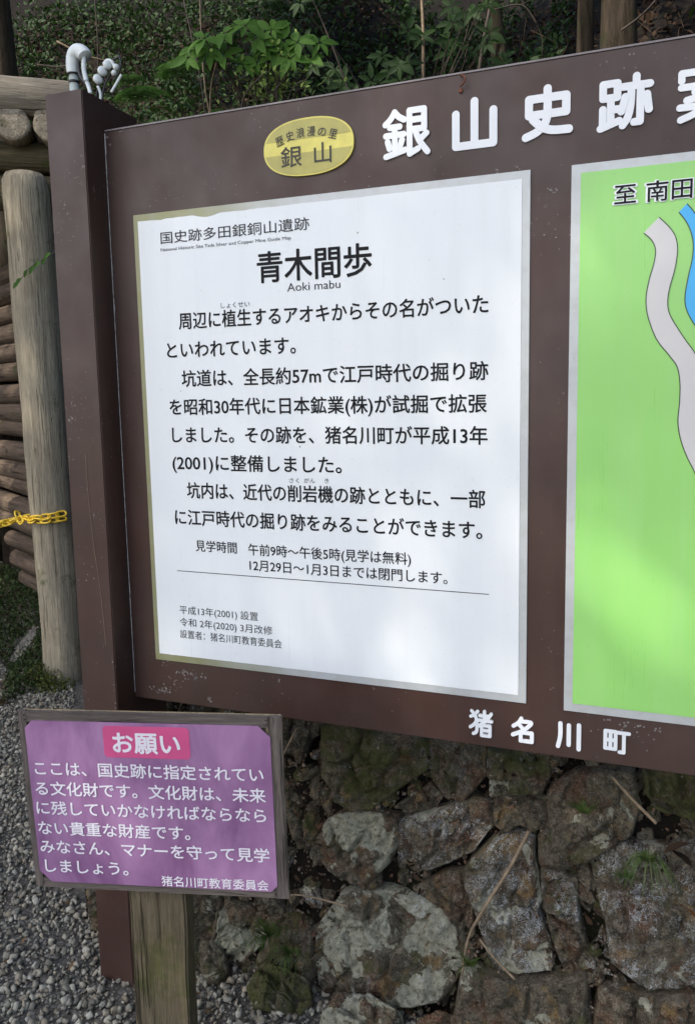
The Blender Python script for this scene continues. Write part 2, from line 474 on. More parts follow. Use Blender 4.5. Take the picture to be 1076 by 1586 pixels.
# ---- lettering: built-in font turned into a flat mesh on a board facing -Y (x right, z up)
def text_obj(name, s, x0, x1, zc, em, material, parent, y=-0.0, bold=0.0, tilt=0.0, base=None):
    cu = bpy.data.curves.new(name, 'FONT'); cu.body = s; cu.size = 1.0; cu.resolution_u = 3
    tmp = bpy.data.objects.new(name, cu); COL.objects.link(tmp)
    dg = bpy.context.evaluated_depsgraph_get(); dg.update()
    me = bpy.data.meshes.new_from_object(tmp.evaluated_get(dg), depsgraph=dg)
    bpy.data.objects.remove(tmp); bpy.data.curves.remove(cu)
    n = len(me.vertices); a = np.empty(n * 3, dtype=np.float32); me.vertices.foreach_get('co', a); a = a.reshape(-1, 3)
    mn, mx = a[:, 0].min(), a[:, 0].max()
    sx = (x1 - x0) / (mx - mn) if x1 is not None else em
    b0 = base if base is not None else zc - 0.38 * em
    out = np.empty_like(a)
    out[:, 0] = x0 + (a[:, 0] - mn) * sx
    out[:, 1] = y
    out[:, 2] = b0 + a[:, 1] * em + (out[:, 0] - x0) * tilt
    if bold <= 0:
        me.vertices.foreach_set('co', out.ravel()); me.materials.clear()
        return link(name, me, material, parent)
    # heavier weight: the same outline repeated around a small circle, each repeat a hair's breadth behind the last
    F0 = [tuple(p.vertices) for p in me.polygons]; bpy.data.meshes.remove(me)
    nc = 16 if bold > 0.0015 else 8; V, F = [out], list(F0)
    for k in range(nc):
        a_ = 2 * math.pi * k / nc
        V.append(out + np.array([bold * math.cos(a_), 0.00001 * (k + 1), bold * math.sin(a_)], dtype=np.float32))
        F += [tuple(i + n * (k + 1) for i in f) for f in F0]
    me = bpy.data.meshes.new(name); me.from_pydata([tuple(map(float, v)) for v in np.concatenate(V)], [], F); me.update()
    return link(name, me, material, parent)

def ribbon(name, pts, w, material, parent, y, closed=False):
    """flat line of width w through 2D points (x, z) on plane y"""
    V, F = [], []; n = len(pts)
    for i, p in enumerate(pts):
        a = pts[(i - 1) % n] if closed or i > 0 else p; b = pts[(i + 1) % n] if closed or i < n - 1 else p
        d = Vector((b[0] - a[0], b[1] - a[1])).normalized(); nn = Vector((-d.y, d.x)) * (w / 2)
        V += [(p[0] + nn.x, y, p[1] + nn.y), (p[0] - nn.x, y, p[1] - nn.y)]
    for i in range(n if closed else n - 1):
        j = (i + 1) % n; F.append((2 * i, 2 * i + 1, 2 * j + 1, 2 * j))
    me = bpy.data.meshes.new(name); me.from_pydata(V, [], F); me.update()
    return link(name, me, material, parent)

def smooth_line(pts, sub=6):
    out = []
    for i in range(len(pts) - 1):
        p0 = pts[max(i - 1, 0)]; p1 = pts[i]; p2 = pts[i + 1]; p3 = pts[min(i + 2, len(pts) - 1)]
        for k in range(sub):
            t = k / sub
            out.append(tuple(0.5 * ((2 * p1[j]) + (-p0[j] + p2[j]) * t + (2 * p0[j] - 5 * p1[j] + 4 * p2[j] - p3[j]) * t * t + (-p0[j] + 3 * p1[j] - 3 * p2[j] + p3[j]) * t ** 3) for j in range(len(p1))))
    out.append(tuple(pts[-1])); return out

def stroke_glyph(name, strokes, x0, x1, z1, z0, w, material, parent, y=-0.001):
    """a cut-out letter with round stroke ends; strokes in a 0..100 box, y down. Each stroke is one thin raised strip."""
    V, F = [], []; lay = 0
    kx, kz = (x1 - x0) / 100.0, (z1 - z0) / 100.0
    for st in strokes:
        closed = st[-1] == 'c'; pts = st[:-1] if closed or st[-1] == 's' else st
        if st[-1] == 's': pts = smooth_line(pts, 5)
        P = [Vector((x0 + p[0] * kx, z1 - p[1] * kz)) for p in pts]
        segs = list(zip(P, P[1:])) + ([(P[-1], P[0])] if closed else [])
        for a, b in segs:
            yy = y - 0.0012 - lay * 0.00006; lay += 1
            d = (b - a); ang = math.atan2(d.y, d.x); n = 9; base = len(V); r = w / 2
            ring = [a + Vector((math.cos(ang + math.pi / 2 + math.pi * k / n), math.sin(ang + math.pi / 2 + math.pi * k / n))) * r for k in range(n + 1)]
            ring += [b + Vector((math.cos(ang - math.pi / 2 + math.pi * k / n), math.sin(ang - math.pi / 2 + math.pi * k / n))) * r for k in range(n + 1)]
            m_ = len(ring)
            for q in ring: V.append((q.x, yy, q.y))
            for q in ring: V.append((q.x, y, q.y))
            F.append(tuple(range(base, base + m_)))
            for k in range(m_):
                F.append((base + k, base + m_ + k, base + m_ + (k + 1) % m_, base + (k + 1) % m_))
    me = bpy.data.meshes.new(name); me.from_pydata(V, [], F); me.update()
    return link(name, me, material, parent)

# ---- leaves
def leaf_template(kind='oval'):
    """unit leaf: stem at origin, along +Y, folded along the midrib"""
    if kind == 'oval': prof = [(0.0, 0.012), (0.18, 0.16), (0.42, 0.23), (0.68, 0.18), (0.88, 0.08), (1.0, 0.0)]
    else: prof = [(0.0, 0.01), (0.3, 0.11), (0.6, 0.12), (1.0, 0.0)]
    V, F = [], []
    for t, w in prof:
        z = -0.28 * t * t
        V += [(-w, t, z + 0.28 * w), (0, t, z), (w, t, z + 0.28 * w)]
    for i in range(len(prof) - 1):
        a = 3 * i
        F += [(a, a + 1, a + 4, a + 3), (a + 1, a + 2, a + 5, a + 4)]
    return np.array(V, dtype=np.float32), np.array(F, dtype=np.int32)
LV, LF = leaf_template('oval'); NV, NF = leaf_template('narrow')

def leaf_shared(name, size, material, kind='oval', wide=1.0):
    V, F = (LV, LF) if kind == 'oval' else (NV, NF)
    V = V * np.array([size * wide, size, size])
    me = bpy.data.meshes.new(name); me.from_pydata([tuple(map(float, v)) for v in V], [], [tuple(map(int, f)) for f in F]); me.update()
    me.materials.append(material); me.polygons.foreach_set('use_smooth', [True] * len(me.polygons))
    a = me.attributes.new('tone', 'FLOAT_VECTOR', 'POINT'); a.data.foreach_set('vector', np.full(len(V) * 3, 0.5, dtype=np.float32))
    return me

def leaf_cloud(name, P, D, N, S, material, parent=None, kind='oval', wide=1.0, tone=None, quad=False):
    """many leaves joined: positions P, direction D, normal N, size S (numpy)"""
    if quad:
        V0 = np.array([(0, 0, 0), (0.3, 0.5, 0.06), (0, 1, -0.1), (-0.3, 0.5, 0.06)], dtype=np.float32); F0 = np.array([(0, 1, 2, 3)], dtype=np.int32)
    else: V0, F0 = (LV, LF) if kind == 'oval' else (NV, NF)
    D = D / np.linalg.norm(D, axis=1, keepdims=True)
    X = np.cross(D, N); X /= np.linalg.norm(X, axis=1, keepdims=True) + 1e-9
    Z = np.cross(X, D)
    V = P[:, None, :] + S[:, None, None] * (V0[None, :, 0:1] * wide * X[:, None, :] + V0[None, :, 1:2] * D[:, None, :] + V0[None, :, 2:3] * Z[:, None, :])
    n = len(P); F = (F0[None] + (np.arange(n) * len(V0))[:, None, None]).reshape(-1, F0.shape[1])
    if tone is None: tone = nrng.random(n)
    T = np.repeat(np.stack([tone, nrng.random(n), nrng.random(n)], 1), len(V0), axis=0)
    return from_arrays(name, V.reshape(-1, 3), F, material, parent, not quad, T)

def rnd_dirs(n, up=0.0):
    d = nrng.normal(size=(n, 3)); d[:, 2] += up; return d / np.linalg.norm(d, axis=1, keepdims=True)

# ------------------------------------------------------------------ terrain
BASE = [(-14, -5), (-5, 1.3), (-3.4, 2.85), (-1.75, 1.98), (-0.55, 0.55), (-0.36, 0.30), (9, 0.30)]
def base_dist(x, y):
    """distance behind the foot line of the slope (negative in front)"""
    best = 1e9
    for (ax, ay), (bx, by) in zip(BASE, BASE[1:]):
        dx, dy = bx - ax, by - ay; L2 = dx * dx + dy * dy
        t = max(0, min(1, ((x - ax) * dx + (y - ay) * dy) / L2))
        best = min(best, math.hypot(x - ax - t * dx, y - ay - t * dy))
    yl = np.interp(x, [b[0] for b in BASE], [b[1] for b in BASE])
    return best if y > yl else -best
def foot_h(x):
    return float(np.interp(x, [-3.4, -2.2, -1.7, -1.2, -0.6, -0.3, 9], [2.3, 2.3, 2.1, 1.3, 0.75, 0.62, 0.62]))
def ground_z(x, y):
    d = base_dist(x, y)
    z = 0.0
    if -1.2 < d <= 0.1 and x < -1.6:   # weedy bank heaped against the log wall
        q = min(1, max(0, (d + 0.52) / 0.40)); z = 0.30 * q * q * (3 - 2 * q) * min(1, max(0, (-1.70 - x) / 0.22))
    if d > 0:
        k = min(1, d / (0.40 if -1.75 < x < -0.42 else 0.10)); k = k * k * (3 - 2 * k)
        e = min(d, 16)
        z = foot_h(x) * k + 0.92 * max(0, e - 0.05) + 0.25 * max(0, d - 16)
        z += k * (0.10 * noise.noise(Vector((x * 1.3, y * 1.3, 0))) + 0.05 * noise.noise(Vector((x * 4, y * 4, 3))))
    z += 0.012 * noise.noise(Vector((x * 2.2, y * 2.2, 8)))
    return z

def axis(*parts):
    out = []
    for a, b, s in parts: out += list(np.arange(a, b, s))
    return out
XS = axis((-60, -10, 5), (-10, -4, 0.5), (-4, 3.2, 0.06), (3.2, 10, 0.5), (10, 61, 5))
YS = axis((-60, -8, 5), (-8, -1.5, 0.5), (-1.5, 5.2, 0.06), (5.2, 12, 0.4), (12, 61, 5))
V = [(x, y, ground_z(x, y)) for y in YS for x in XS]; nx = len(XS); ny = len(YS)
F = [(j * nx + i, j * nx + i + 1, (j + 1) * nx + i + 1, (j + 1) * nx + i) for j in range(ny - 1) for i in range(nx - 1)]
g = from_arrays('ground', V, F, M['ground'], None, True)
g.data.materials.append(M['soil'])
pz = np.array([ (base_dist((V[f[0]][0] + V[f[2]][0]) / 2, (V[f[0]][1] + V[f[2]][1]) / 2) > -0.02) for f in F])
g.data.polygons.foreach_set('material_index', pz.astype(np.int32))
tag(g, kind='structure')

# ------------------------------------------------------------------ gravel
def ico():
    bm = bmesh.new(); bmesh.ops.create_cube(bm, size=1.45)
    bmesh.ops.bevel(bm, geom=bm.edges[:], offset=0.28, segments=1, affect='EDGES'); bmesh.ops.triangulate(bm, faces=bm.faces[:])
    bm.verts.ensure_lookup_table()
    V = np.array([v.co[:] for v in bm.verts], dtype=np.float32); F = np.array([[v.index for v in f.verts] for f in bm.faces], dtype=np.int32)
    bm.free(); return V, F
IV, IF = ico()
def pebbles(name, P, S, material, flat=0.6, parent=None, tone=None):
    n = len(P); k = len(IV)
    # random angular distortion per pebble
    V = np.repeat(IV[None], n, 0) * (1 + nrng.uniform(-0.24, 0.24, (n, k, 1)))
    sc = np.stack([nrng.uniform(0.65, 1.25, n), nrng.uniform(0.6, 1.0, n), nrng.uniform(0.4, 0.8, n) * flat / 0.6], 1)
    V = V * sc[:, None, :]
    q = nrng.normal(size=(n, 4)); q /= np.linalg.norm(q, axis=1, keepdims=True)
    q[:, 1:3] *= 0.6; q /= np.linalg.norm(q, axis=1, keepdims=True)
    w, x, y, z = q.T
    Rm = np.stack([1 - 2 * (y * y + z * z), 2 * (x * y - z * w), 2 * (x * z + y * w), 2 * (x * y + z * w), 1 - 2 * (x * x + z * z), 2 * (y * z - x * w), 2 * (x * z - y * w), 2 * (y * z + x * w), 1 - 2 * (x * x + y * y)], 1).reshape(-1, 3, 3)
    V = np.einsum('nij,nkj->nki', Rm, V) * S[:, None, None] + P[:, None, :]
    F = (IF[None] + (np.arange(n) * k)[:, None, None]).reshape(-1, 3)
    if tone is None: tone = np.stack([nrng.random(n) ** 1.3, nrng.random(n) ** 2.5, nrng.random(n)], 1)
    return from_arrays(name, V.reshape(-1, 3), F, material, parent, False, np.repeat(tone, k, axis=0))

def scatter_ground(n, x0, x1, y0, y1, ok):
    P = []
    while len(P) < n:
        x, y = rng.uniform(x0, x1), rng.uniform(y0, y1)
        if ok(x, y): P.append((x, y, ground_z(x, y)))
    return np.array(P, dtype=np.float32)
def in_gravel(x, y):
    d = base_dist(x, y)
    if x < -1.65: return -1.7 < d < -0.38 or (d < -0.3 and x > -1.85)
    return d < -0.16 and (x < 0.2 or (y > -0.75 and x < 1.6)) and x > -2.9
P = scatter_ground(42000, -2.9, 1.6, -0.9, 2.1, in_gravel)
S = 0.0034 + 0.0100 * nrng.random(len(P)) ** 2.4
P[:, 2] += S * 0.25 + nrng.random(len(P)) * 0.006
tag(pebbles('gravel', P, S, M['gravel']), 'grey crushed stone gravel covering the ground beside the posts', 'gravel', kind='stuff')

# ------------------------------------------------------------------ stone retaining wall
wall_e = empty('stone_wall', (0.5, 0.15, 0))
tag(wall_e, 'dry stone wall of lichened mossy rocks under the brown information board', 'stone wall')
WOFF = Vector((0.5, 0.15, 0))
LOOK = dict(mossy=(0.15, 0.75, 0.15), plain=(0.1, 0.3, 0.2), lichen=(0.85, 0.25, 0.15), lichen2=(0.75, 0.35, 0.25), grey=(0.3, 0.0, 0.1), blue=(0.3, 0.15, 0.85),
            greenish=(0.5, 0.5, 0.2), brown=(0.25, 0.2, 0.1), bluelichen=(0.62, 0.05, 0.75), brownblue=(0.1, 0.2, 0.6), dark=(0.0, 0.45, 0.0),
            brownl=(0.35, 0.35, 0.1), red=(0.0, 0.0, 0.1), pale=(0.7, 0.2, 0.2))
STONES = [
('mossy', [(0.344, 0.619), (0.409, 0.644), (0.492, 0.643), (0.573, 0.638), (0.624, 0.624), (0.633, 0.559), (0.579, 0.52), (0.525, 0.476), (0.487, 0.442), (0.435, 0.429), (0.393, 0.446), (0.364, 0.51), (0.351, 0.561)]),
('plain', [(0.632, 0.625), (0.77, 0.63), (0.773, 0.564), (0.723, 0.502), (0.68, 0.5), (0.639, 0.544)]),
('lichen', [(0.335, 0.321), (0.378, 0.396), (0.412, 0.418), (0.505, 0.437), (0.562, 0.436), (0.57, 0.387), (0.535, 0.321), (0.498, 0.279), (0.452, 0.265), (0.386, 0.284)]),
('grey', [(0.549, 0.455), (0.635, 0.523), (0.669, 0.498), (0.649, 0.468), (0.583, 0.447)]),
('blue', [(0.568, 0.428), (0.655, 0.466), (0.744, 0.509), (0.782, 0.508), (0.794, 0.454), (0.764, 0.416), (0.75, 0.393), (0.686, 0.356), (0.592, 0.299), (0.565, 0.321)]),
('greenish', [(0.778, 0.624), (0.924, 0.638), (0.923, 0.588), (0.904, 0.542), (0.868, 0.534), (0.788, 0.52)]),
('grey', [(0.793, 0.51), (0.868, 0.53), (0.915, 0.532), (0.919, 0.473), (0.886, 0.457), (0.859, 0.47), (0.828, 0.447), (0.796, 0.452)]),
('brown', [(0.929, 0.564), (0.985, 0.602), (1.054, 0.626), (1.103, 0.624), (1.119, 0.544), (1.101, 0.488), (1.058, 0.457), (1.01, 0.419), (0.95, 0.389), (0.904, 0.396), (0.902, 0.45), (0.927, 0.484), (0.92, 0.537)]),
('mossy', [(1.125, 0.63), (1.254, 0.635), (1.259, 0.538), (1.181, 0.544), (1.153, 0.549), (1.129, 0.582)]),
('bluelichen', [(0.73, 0.34), (0.756, 0.38), (0.797, 0.422), (0.85, 0.449), (0.892, 0.448), (0.894, 0.389), (0.912, 0.324), (0.905, 0.293), (0.935, 0.237), (0.942, 0.176), (0.814, 0.139), (0.772, 0.247), (0.755, 0.284)]),
('brownblue', [(0.91, 0.38), (0.961, 0.379), (0.989, 0.367), (0.993, 0.32), (1.009, 0.252), (1.035, 0.197), (0.967, 0.172), (0.942, 0.238), (0.914, 0.319)]),
('blue', [(1.02, 0.421), (1.058, 0.447), (1.087, 0.471), (1.121, 0.468), (1.173, 0.472), (1.235, 0.487), (1.292, 0.469), (1.301, 0.335), (1.285, 0.22), (1.14, 0.183), (1.064, 0.217), (1.057, 0.29), (1.036, 0.352)]),
('lichen', [(0.426, 0.23), (0.465, 0.255), (0.561, 0.266), (0.703, 0.249), (0.713, 0.213), (0.735, 0.127), (0.692, 0.052), (0.554, 0.001), (0.385, -0.019), (0.36, 0.075), (0.367, 0.142), (0.404, 0.195)]),
('dark', [(0.252, 0.493), (0.338, 0.509), (0.371, 0.444), (0.378, 0.413), (0.333, 0.324), (0.291, 0.309), (0.256, 0.385)]),
('brown', [(0.215, 0.649), (0.283, 0.657), (0.309, 0.631), (0.308, 0.584), (0.284, 0.522), (0.237, 0.499), (0.216, 0.568)]),
('brownl', [(-0.041, 0.182), (0.031, 0.196), (0.091, 0.169), (0.093, 0.087), (0.061, -0.006), (-0.015, -0.023), (-0.031, 0.082)]),
('lichen2', [(0.092, 0.157), (0.152, 0.156), (0.209, 0.134), (0.227, 0.086), (0.169, 0.025), (0.116, 0.005), (0.069, 0.02), (0.095, 0.079)]),
('brown', [(0.164, 0.191), (0.233, 0.196), (0.274, 0.156), (0.255, 0.1), (0.226, 0.098), (0.21, 0.143)]),
('dark', [(-0.095, 0.595), (0.055, 0.604), (0.198, 0.613), (0.218, 0.488), (0.24, 0.341), (0.245, 0.227), (0.143, 0.2), (-0.053, 0.197)]),
('red', [(-0.321, 0.614), (-0.274, 0.637), (-0.16, 0.641), (-0.132, 0.58), (-0.154, 0.546), (-0.293, 0.532)]),
('pale', [(-0.057, 0.637), (-0.022, 0.655), (0.048, 0.653), (0.074, 0.605), (0.011, 0.595), (-0.043, 0.60)]),
('red', [(0.603, 0.271), (0.697, 0.334), (0.732, 0.341), (0.751, 0.265), (0.758, 0.21), (0.736, 0.177), (0.711, 0.221), (0.685, 0.252)]),
('brown', [(0.738, 0.135), (0.83, 0.134), (0.932, 0.157), (1.01, 0.181), (1.026, 0.104), (0.98, -0.012), (0.808, -0.056), (0.715, -0.024)]),
('grey', [(1.045, 0.162), (1.14, 0.17), (1.269, 0.2), (1.295, 0.118), (1.246, 0.006), (1.063, -0.03), (1.027, 0.052)]),
]
def wall_point(x, z, off=0.0):
    return Vector((x, 0.09 + 0.25 * z - off, z + 0.25 * off))
STONE_N = [0]
def stone(kind, poly, H=0.07, material=None, parent=wall_e, place=wall_point, off=WOFF, name='stone', push=0.0):
    STONE_N[0] += 1; seed = STONE_N[0] * 5.3
    P = [Vector(p) for p in poly]
    c = sum(P, Vector((0, 0))) / len(P)
    P = [c + (p - c) * (1.0 + min(0.09, 0.007 / max(0.02, (p - c).length))) for p in P]
    size = sum((p - c).length for p in P) / len(P)
    # resample outline by angle (star shaped), roughen it a little
    Mθ = 120; ring = []
    for k in range(Mθ):
        th = 2 * math.pi * k / Mθ; d = Vector((math.cos(th), math.sin(th))); best = 0
        for a, b in zip(P, P[1:] + P[:1]):
            e = b - a; den = d.x * e.y - d.y * e.x
            if abs(den) < 1e-9: continue
            w = a - c
            t = (w.x * e.y - w.y * e.x) / den; s = (w.x * d.y - w.y * d.x) / den
            if t > 0 and -1e-6 <= s <= 1 + 1e-6: best = max(best, t)
        ring.append(best)
    facets = [(rng.uniform(0, 6.28), rng.uniform(0.25, 1.0), rng.uniform(0.25, 0.8)) for _ in range(5)]
    H = min(H, size * 0.70)
    V = []; K = 26
    levels = [(i / K) ** 0.85 for i in range(1, K + 1)]
    def pos(s, k, back=0.0):
        th = 2 * math.pi * k / Mθ
        r = ring[k] * (1 + 0.025 * noise.noise(Vector((math.cos(th) * 5, math.sin(th) * 5, seed))))
        q = c + Vector((math.cos(th), math.sin(th))) * r * s
        h = H * (1 - s ** 10) ** 0.5 if s < 1 else 0
        for a, t0, sl in facets:       # broken faces
            u = (q - c).dot(Vector((math.cos(a), math.sin(a)))) / size
            h = min(h, H * (1.05 - sl * max(0, u - t0 + 0.55)))
        w = Vector((q.x * 1, q.y * 1, seed))
        cr = noise.voronoi(w * 11)[0]; cr2 = noise.voronoi(w * 30 + Vector((5, 5, 5)))[0]
        fade = 0.35 + 0.65 * (1 - s ** 4)
        h += (0.020 * noise.noise(w * 10) + 0.010 * noise.noise(w * 30) + 0.006 * noise.noise(w * 75) + 0.004 * noise.noise(w * 150)) * fade
        h -= (0.024 * max(0, 0.16 - (cr[1] - cr[0])) / 0.16 + 0.008 * max(0, 0.18 - (cr2[1] - cr2[0])) / 0.18) * fade
        h += 0.014 * (int(noise.noise(w * 7 + Vector((8, 1, 2))) * 4 + 10) % 3 - 1) * fade * 0.4
        if back: h = -back
        return place(q.x, q.y, h + push)
    V.append(pos(0, 0))
    for s in levels:
        for k in range(Mθ): V.append(pos(s, k))
    for bk, sh in ((0.02, 0.99), (0.06, 0.93), (0.12, 0.8)):
        for k in range(Mθ): V.append(pos(sh, k, bk))
    F = [(0, 1 + k, 1 + (k + 1) % Mθ) for k in range(Mθ)]
    for i in range(K + 2):
        a = 1 + i * Mθ
        for k in range(Mθ):
            F.append((a + k, a + Mθ + k, a + Mθ + (k + 1) % Mθ, a + (k + 1) % Mθ))
    me = bpy.data.meshes.new(name); me.from_pydata([tuple(v - off) for v in V], [], F); me.update()
    o = link(name, me, material or M['stone'], parent, True)
    o.color = (*LOOK[kind], 1)
    return o
for kd, poly in STONES:
    stone(kd, poly, H=0.045 if kd in ('dark', 'red') else 0.075, push=-0.02 if kd == 'dark' else 0.0)
# courses below and beyond the picture's edge
kinds = ['brown', 'mossy', 'blue', 'greenish', 'lichen', 'plain', 'grey']
def cell(x0, x1, z0, z1):
    j = lambda: rng.uniform(-0.018, 0.018)
    mx, mz = (x0 + x1) / 2, (z0 + z1) / 2
    return [(x0 + j(), z0 + 0.02 + j()), (mx + j(), z0 + j() * .5), (x1 + j(), z0 + 0.02 + j()), (x1 + j() * .5, mz + j()), (x1 + j(), z1 - 0.01 + j()), (mx + j(), z1 + j() * .4), (x0 + j(), z1 - 0.01 + j()), (x0 + j() * .4, mz + j())]
for row, (z0, z1) in enumerate([(-0.02, 0.17), (0.19, 0.34), (0.35, 0.50), (0.51, 0.64)]):
    x = 1.33 + 0.06 * (row % 2)
    while x < 2.75:
        w = rng.uniform(0.16, 0.30); stone(rng.choice(kinds), cell(x, x + w, z0, z1)); x += w + 0.012
# loose rocks at the foot of the wall, half sunk in the gravel
def foot_place(cx_, cy_): return lambda x, z, off=0.0: Vector((cx_ + x, cy_ + z * 0.6 - off * 0.5, 0.01 + z * 0.6 + off * 0.8))
for i_, (fx_, fy_, fs_, fl_, fk_) in enumerate([(0.30, 0.02, 0.085, 'mossy brown rock at the wall foot beside the wooden stake', 'mossy'), (0.52, -0.02, 0.10, 'broad lichened rock at the foot of the wall below the big pale stone', 'lichen'),
        (0.73, 0.01, 0.08, 'brown rock at the wall foot, third from the stake', 'brown'), (0.93, -0.03, 0.10, 'dark rock with pale bluish spots at the wall foot', 'blue'), (1.14, 0.0, 0.085, 'greenish rock at the wall foot near the right edge', 'greenish'), (0.07, 0.04, 0.07, 'small brown rock between post and stake foot', 'brownl')]):
    poly = [(math.cos(a) * fs_ * rng.uniform(.85, 1.25), math.sin(a) * fs_ * 0.8 * rng.uniform(.8, 1.2)) for a in [k * 0.698 for k in range(9)]]
    o = stone(fk_, poly, H=0.07, parent=None, place=foot_place(fx_, fy_), off=Vector((0, 0, 0)), name='rock'); tag(o, fl_, 'rock')
for (x0, x1) in ((0.24, 0.36),):
    stone('dark', cell(x0, x1, 0.0, 0.16))
for (x0, x1) in ((-0.31, -0.17), (-0.16, -0.06)):
    stone('brown', cell(x0, x1, 0.0, 0.2)); stone('mossy', cell(x0, x1, 0.21, 0.36)); stone('brown', cell(x0, x1, 0.37, 0.52))
# soil packed between the stones
V, F = [], []; nxs = 220; nzs = 60
for j in range(nzs + 1):
    for i in range(nxs + 1):
        x = -0.36 + 3.2 * i / nxs; z = -0.06 + 0.72 * j / nzs
        n_ = 0.02 * noise.noise(Vector((x * 14, z * 14, 1))) + 0.012 * noise.noise(Vector((x * 40, z * 40, 5)))
        e = max(0, (z - 0.60) / 0.06); V.append(wall_point(x, z, -0.005 + n_ - 0.16 * min(1, e) ** 2) )
for j in range(nzs):
    for i in range(nxs):
        a = j * (nxs + 1) + i; F.append((a, a + 1, a + nxs + 2, a + nxs + 1))
s = from_arrays('wall_soil', [tuple(v) for v in V], F, M['soil'], None, True)
tag(s, kind='structure')
# crumbs and fallen bits caught on and between the stones
n = 0
# rubble wedged into the joints between the big stones
RUB = []
def inside(p, poly, sh=0.90):
    cx_ = sum(q[0] for q in poly) / len(poly); cz_ = sum(q[1] for q in poly) / len(poly); c_ = False
    Q = [(cx_ + (q[0] - cx_) * sh, cz_ + (q[1] - cz_) * sh) for q in poly]
    for (x1, z1), (x2, z2) in zip(Q, Q[1:] + Q[:1]):
        if (z1 > p[1]) != (z2 > p[1]) and p[0] < (x2 - x1) * (p[1] - z1) / (z2 - z1) + x1: c_ = not c_
    return c_
pts_ = []
while len(pts_) < 230:
    p = (rng.uniform(-0.3, 1.36), rng.uniform(-0.02, 0.63))
    if any(inside(p, q) for _, q in STONES): continue
    if any(math.hypot(p[0] - q[0], p[1] - q[1]) < 0.021 for q in pts_): continue
    pts_.append(p)
for i, p in enumerate(pts_):
    if i < 14:
        s_ = 0.02
        poly = [(math.cos(a) * s_ * rng.uniform(.7, 1.3), math.sin(a) * s_ * rng.uniform(.7, 1.3)) for a in [k * 0.898 for k in range(7)]]
        sh_ = stone('dark', poly, H=0.016, place=lambda x, z, off=0.0: Vector((x, -off, z)), off=Vector((0, 0, 0)))
        RUB.append(sh_); o = sh_
    else:
        o = bpy.data.objects.new('stone', RUB[i % 14].data); COL.objects.link(o); o.parent = wall_e
    o.color = (*LOOK[rng.choice(['brown', 'dark', 'mossy', 'red', 'grey', 'greenish', 'blue'])], 1)
    o.location = wall_point(p[0], p[1], rng.uniform(-0.004, 0.016)) - WOFF
    o.rotation_euler = (R(-14) + rng.uniform(-.5, .5), rng.uniform(0, 6.28), rng.uniform(-.5, .5)); k_ = rng.uniform(0.6, 1.5); o.scale = (k_, k_, k_ * rng.uniform(.6, 1))
n = 5200
P = np.array([wall_point(rng.uniform(-0.3, 1.45), rng.uniform(-0.02, 0.66), rng.uniform(0.0, 0.028)) for _ in range(n)], dtype=np.float32)
tag(pebbles('stone_crumbs', P, 0.0018 + 0.005 * nrng.random(n) ** 2, M['debris']), 'small stone crumbs and soil bits caught in the joints of the stone wall', 'crumbs', kind='stuff')
n = 900
P = np.array([wall_point(rng.uniform(-0.3, 1.45), rng.uniform(0.0, 0.64), rng.uniform(0.005, 0.035)) for _ in range(n)], dtype=np.float32)
tag(leaf_cloud('wall_litter', P, rnd_dirs(n, -0.3), rnd_dirs(n) + np.array([0, -1.0, 0.5]), 0.008 + 0.018 * nrng.random(n), M['leaf_dead']),
    'small dead leaves caught between the stones of the wall', 'leaf litter', kind='stuff')

def wpt(x, y, z): return Vector((x, y, z))
def twig(name, pts, r, material, label, cat='twig', group=None):
    o = tube(name, smooth_line([tuple(p) for p in pts], 5), r, material, None, 6)
    return tag(o, label, cat, group)
def tap(n, a, b): return [a + (b - a) * i / (n - 1) for i in range(n)]
twig('dry_stalk', [(0.885, 0.118, 0.500), (0.850, 0.085, 0.43), (0.80, 0.05, 0.345), (0.762, 0.045, 0.262), (0.75, 0.03, 0.18)], tap(21, 0.0045, 0.0028), M['twig'], 'long straight brown stalk leaning across the lichened stones', 'dead stalk')
twig('dead_stalk', [(1.060, 0.09, 0.672), (1.10, 0.085, 0.632), (1.148, 0.08, 0.590)], tap(11, 0.003, 0.004), M['twig'], 'pale dry stem hanging just under the right part of the board', 'dead stem')
twig('dead_stalk', [(0.325, 0.105, 0.672), (0.29, 0.09, 0.60), (0.250, 0.075, 0.525)], tap(11, 0.002, 0.003), M['twig'], 'thin pale stem right beside the purple notice top corner', 'dead stem')
twig('dry_root', [(0.30, 0.05, 0.255), (0.35, 0.03, 0.283), (0.41, 0.025, 0.289), (0.48, 0.02, 0.290)], tap(16, 0.0016, 0.0026), M['twig'], 'thin bent root lying over the dark joint right of the purple notice', 'root')
twig('dry_root', [(0.79, 0.03, 0.275), (0.82, 0.02, 0.25), (0.87, 0.01, 0.215)], tap(11, 0.002, 0.003), M['twig'], 'short dark twig at the foot of the long stalk', 'twig')

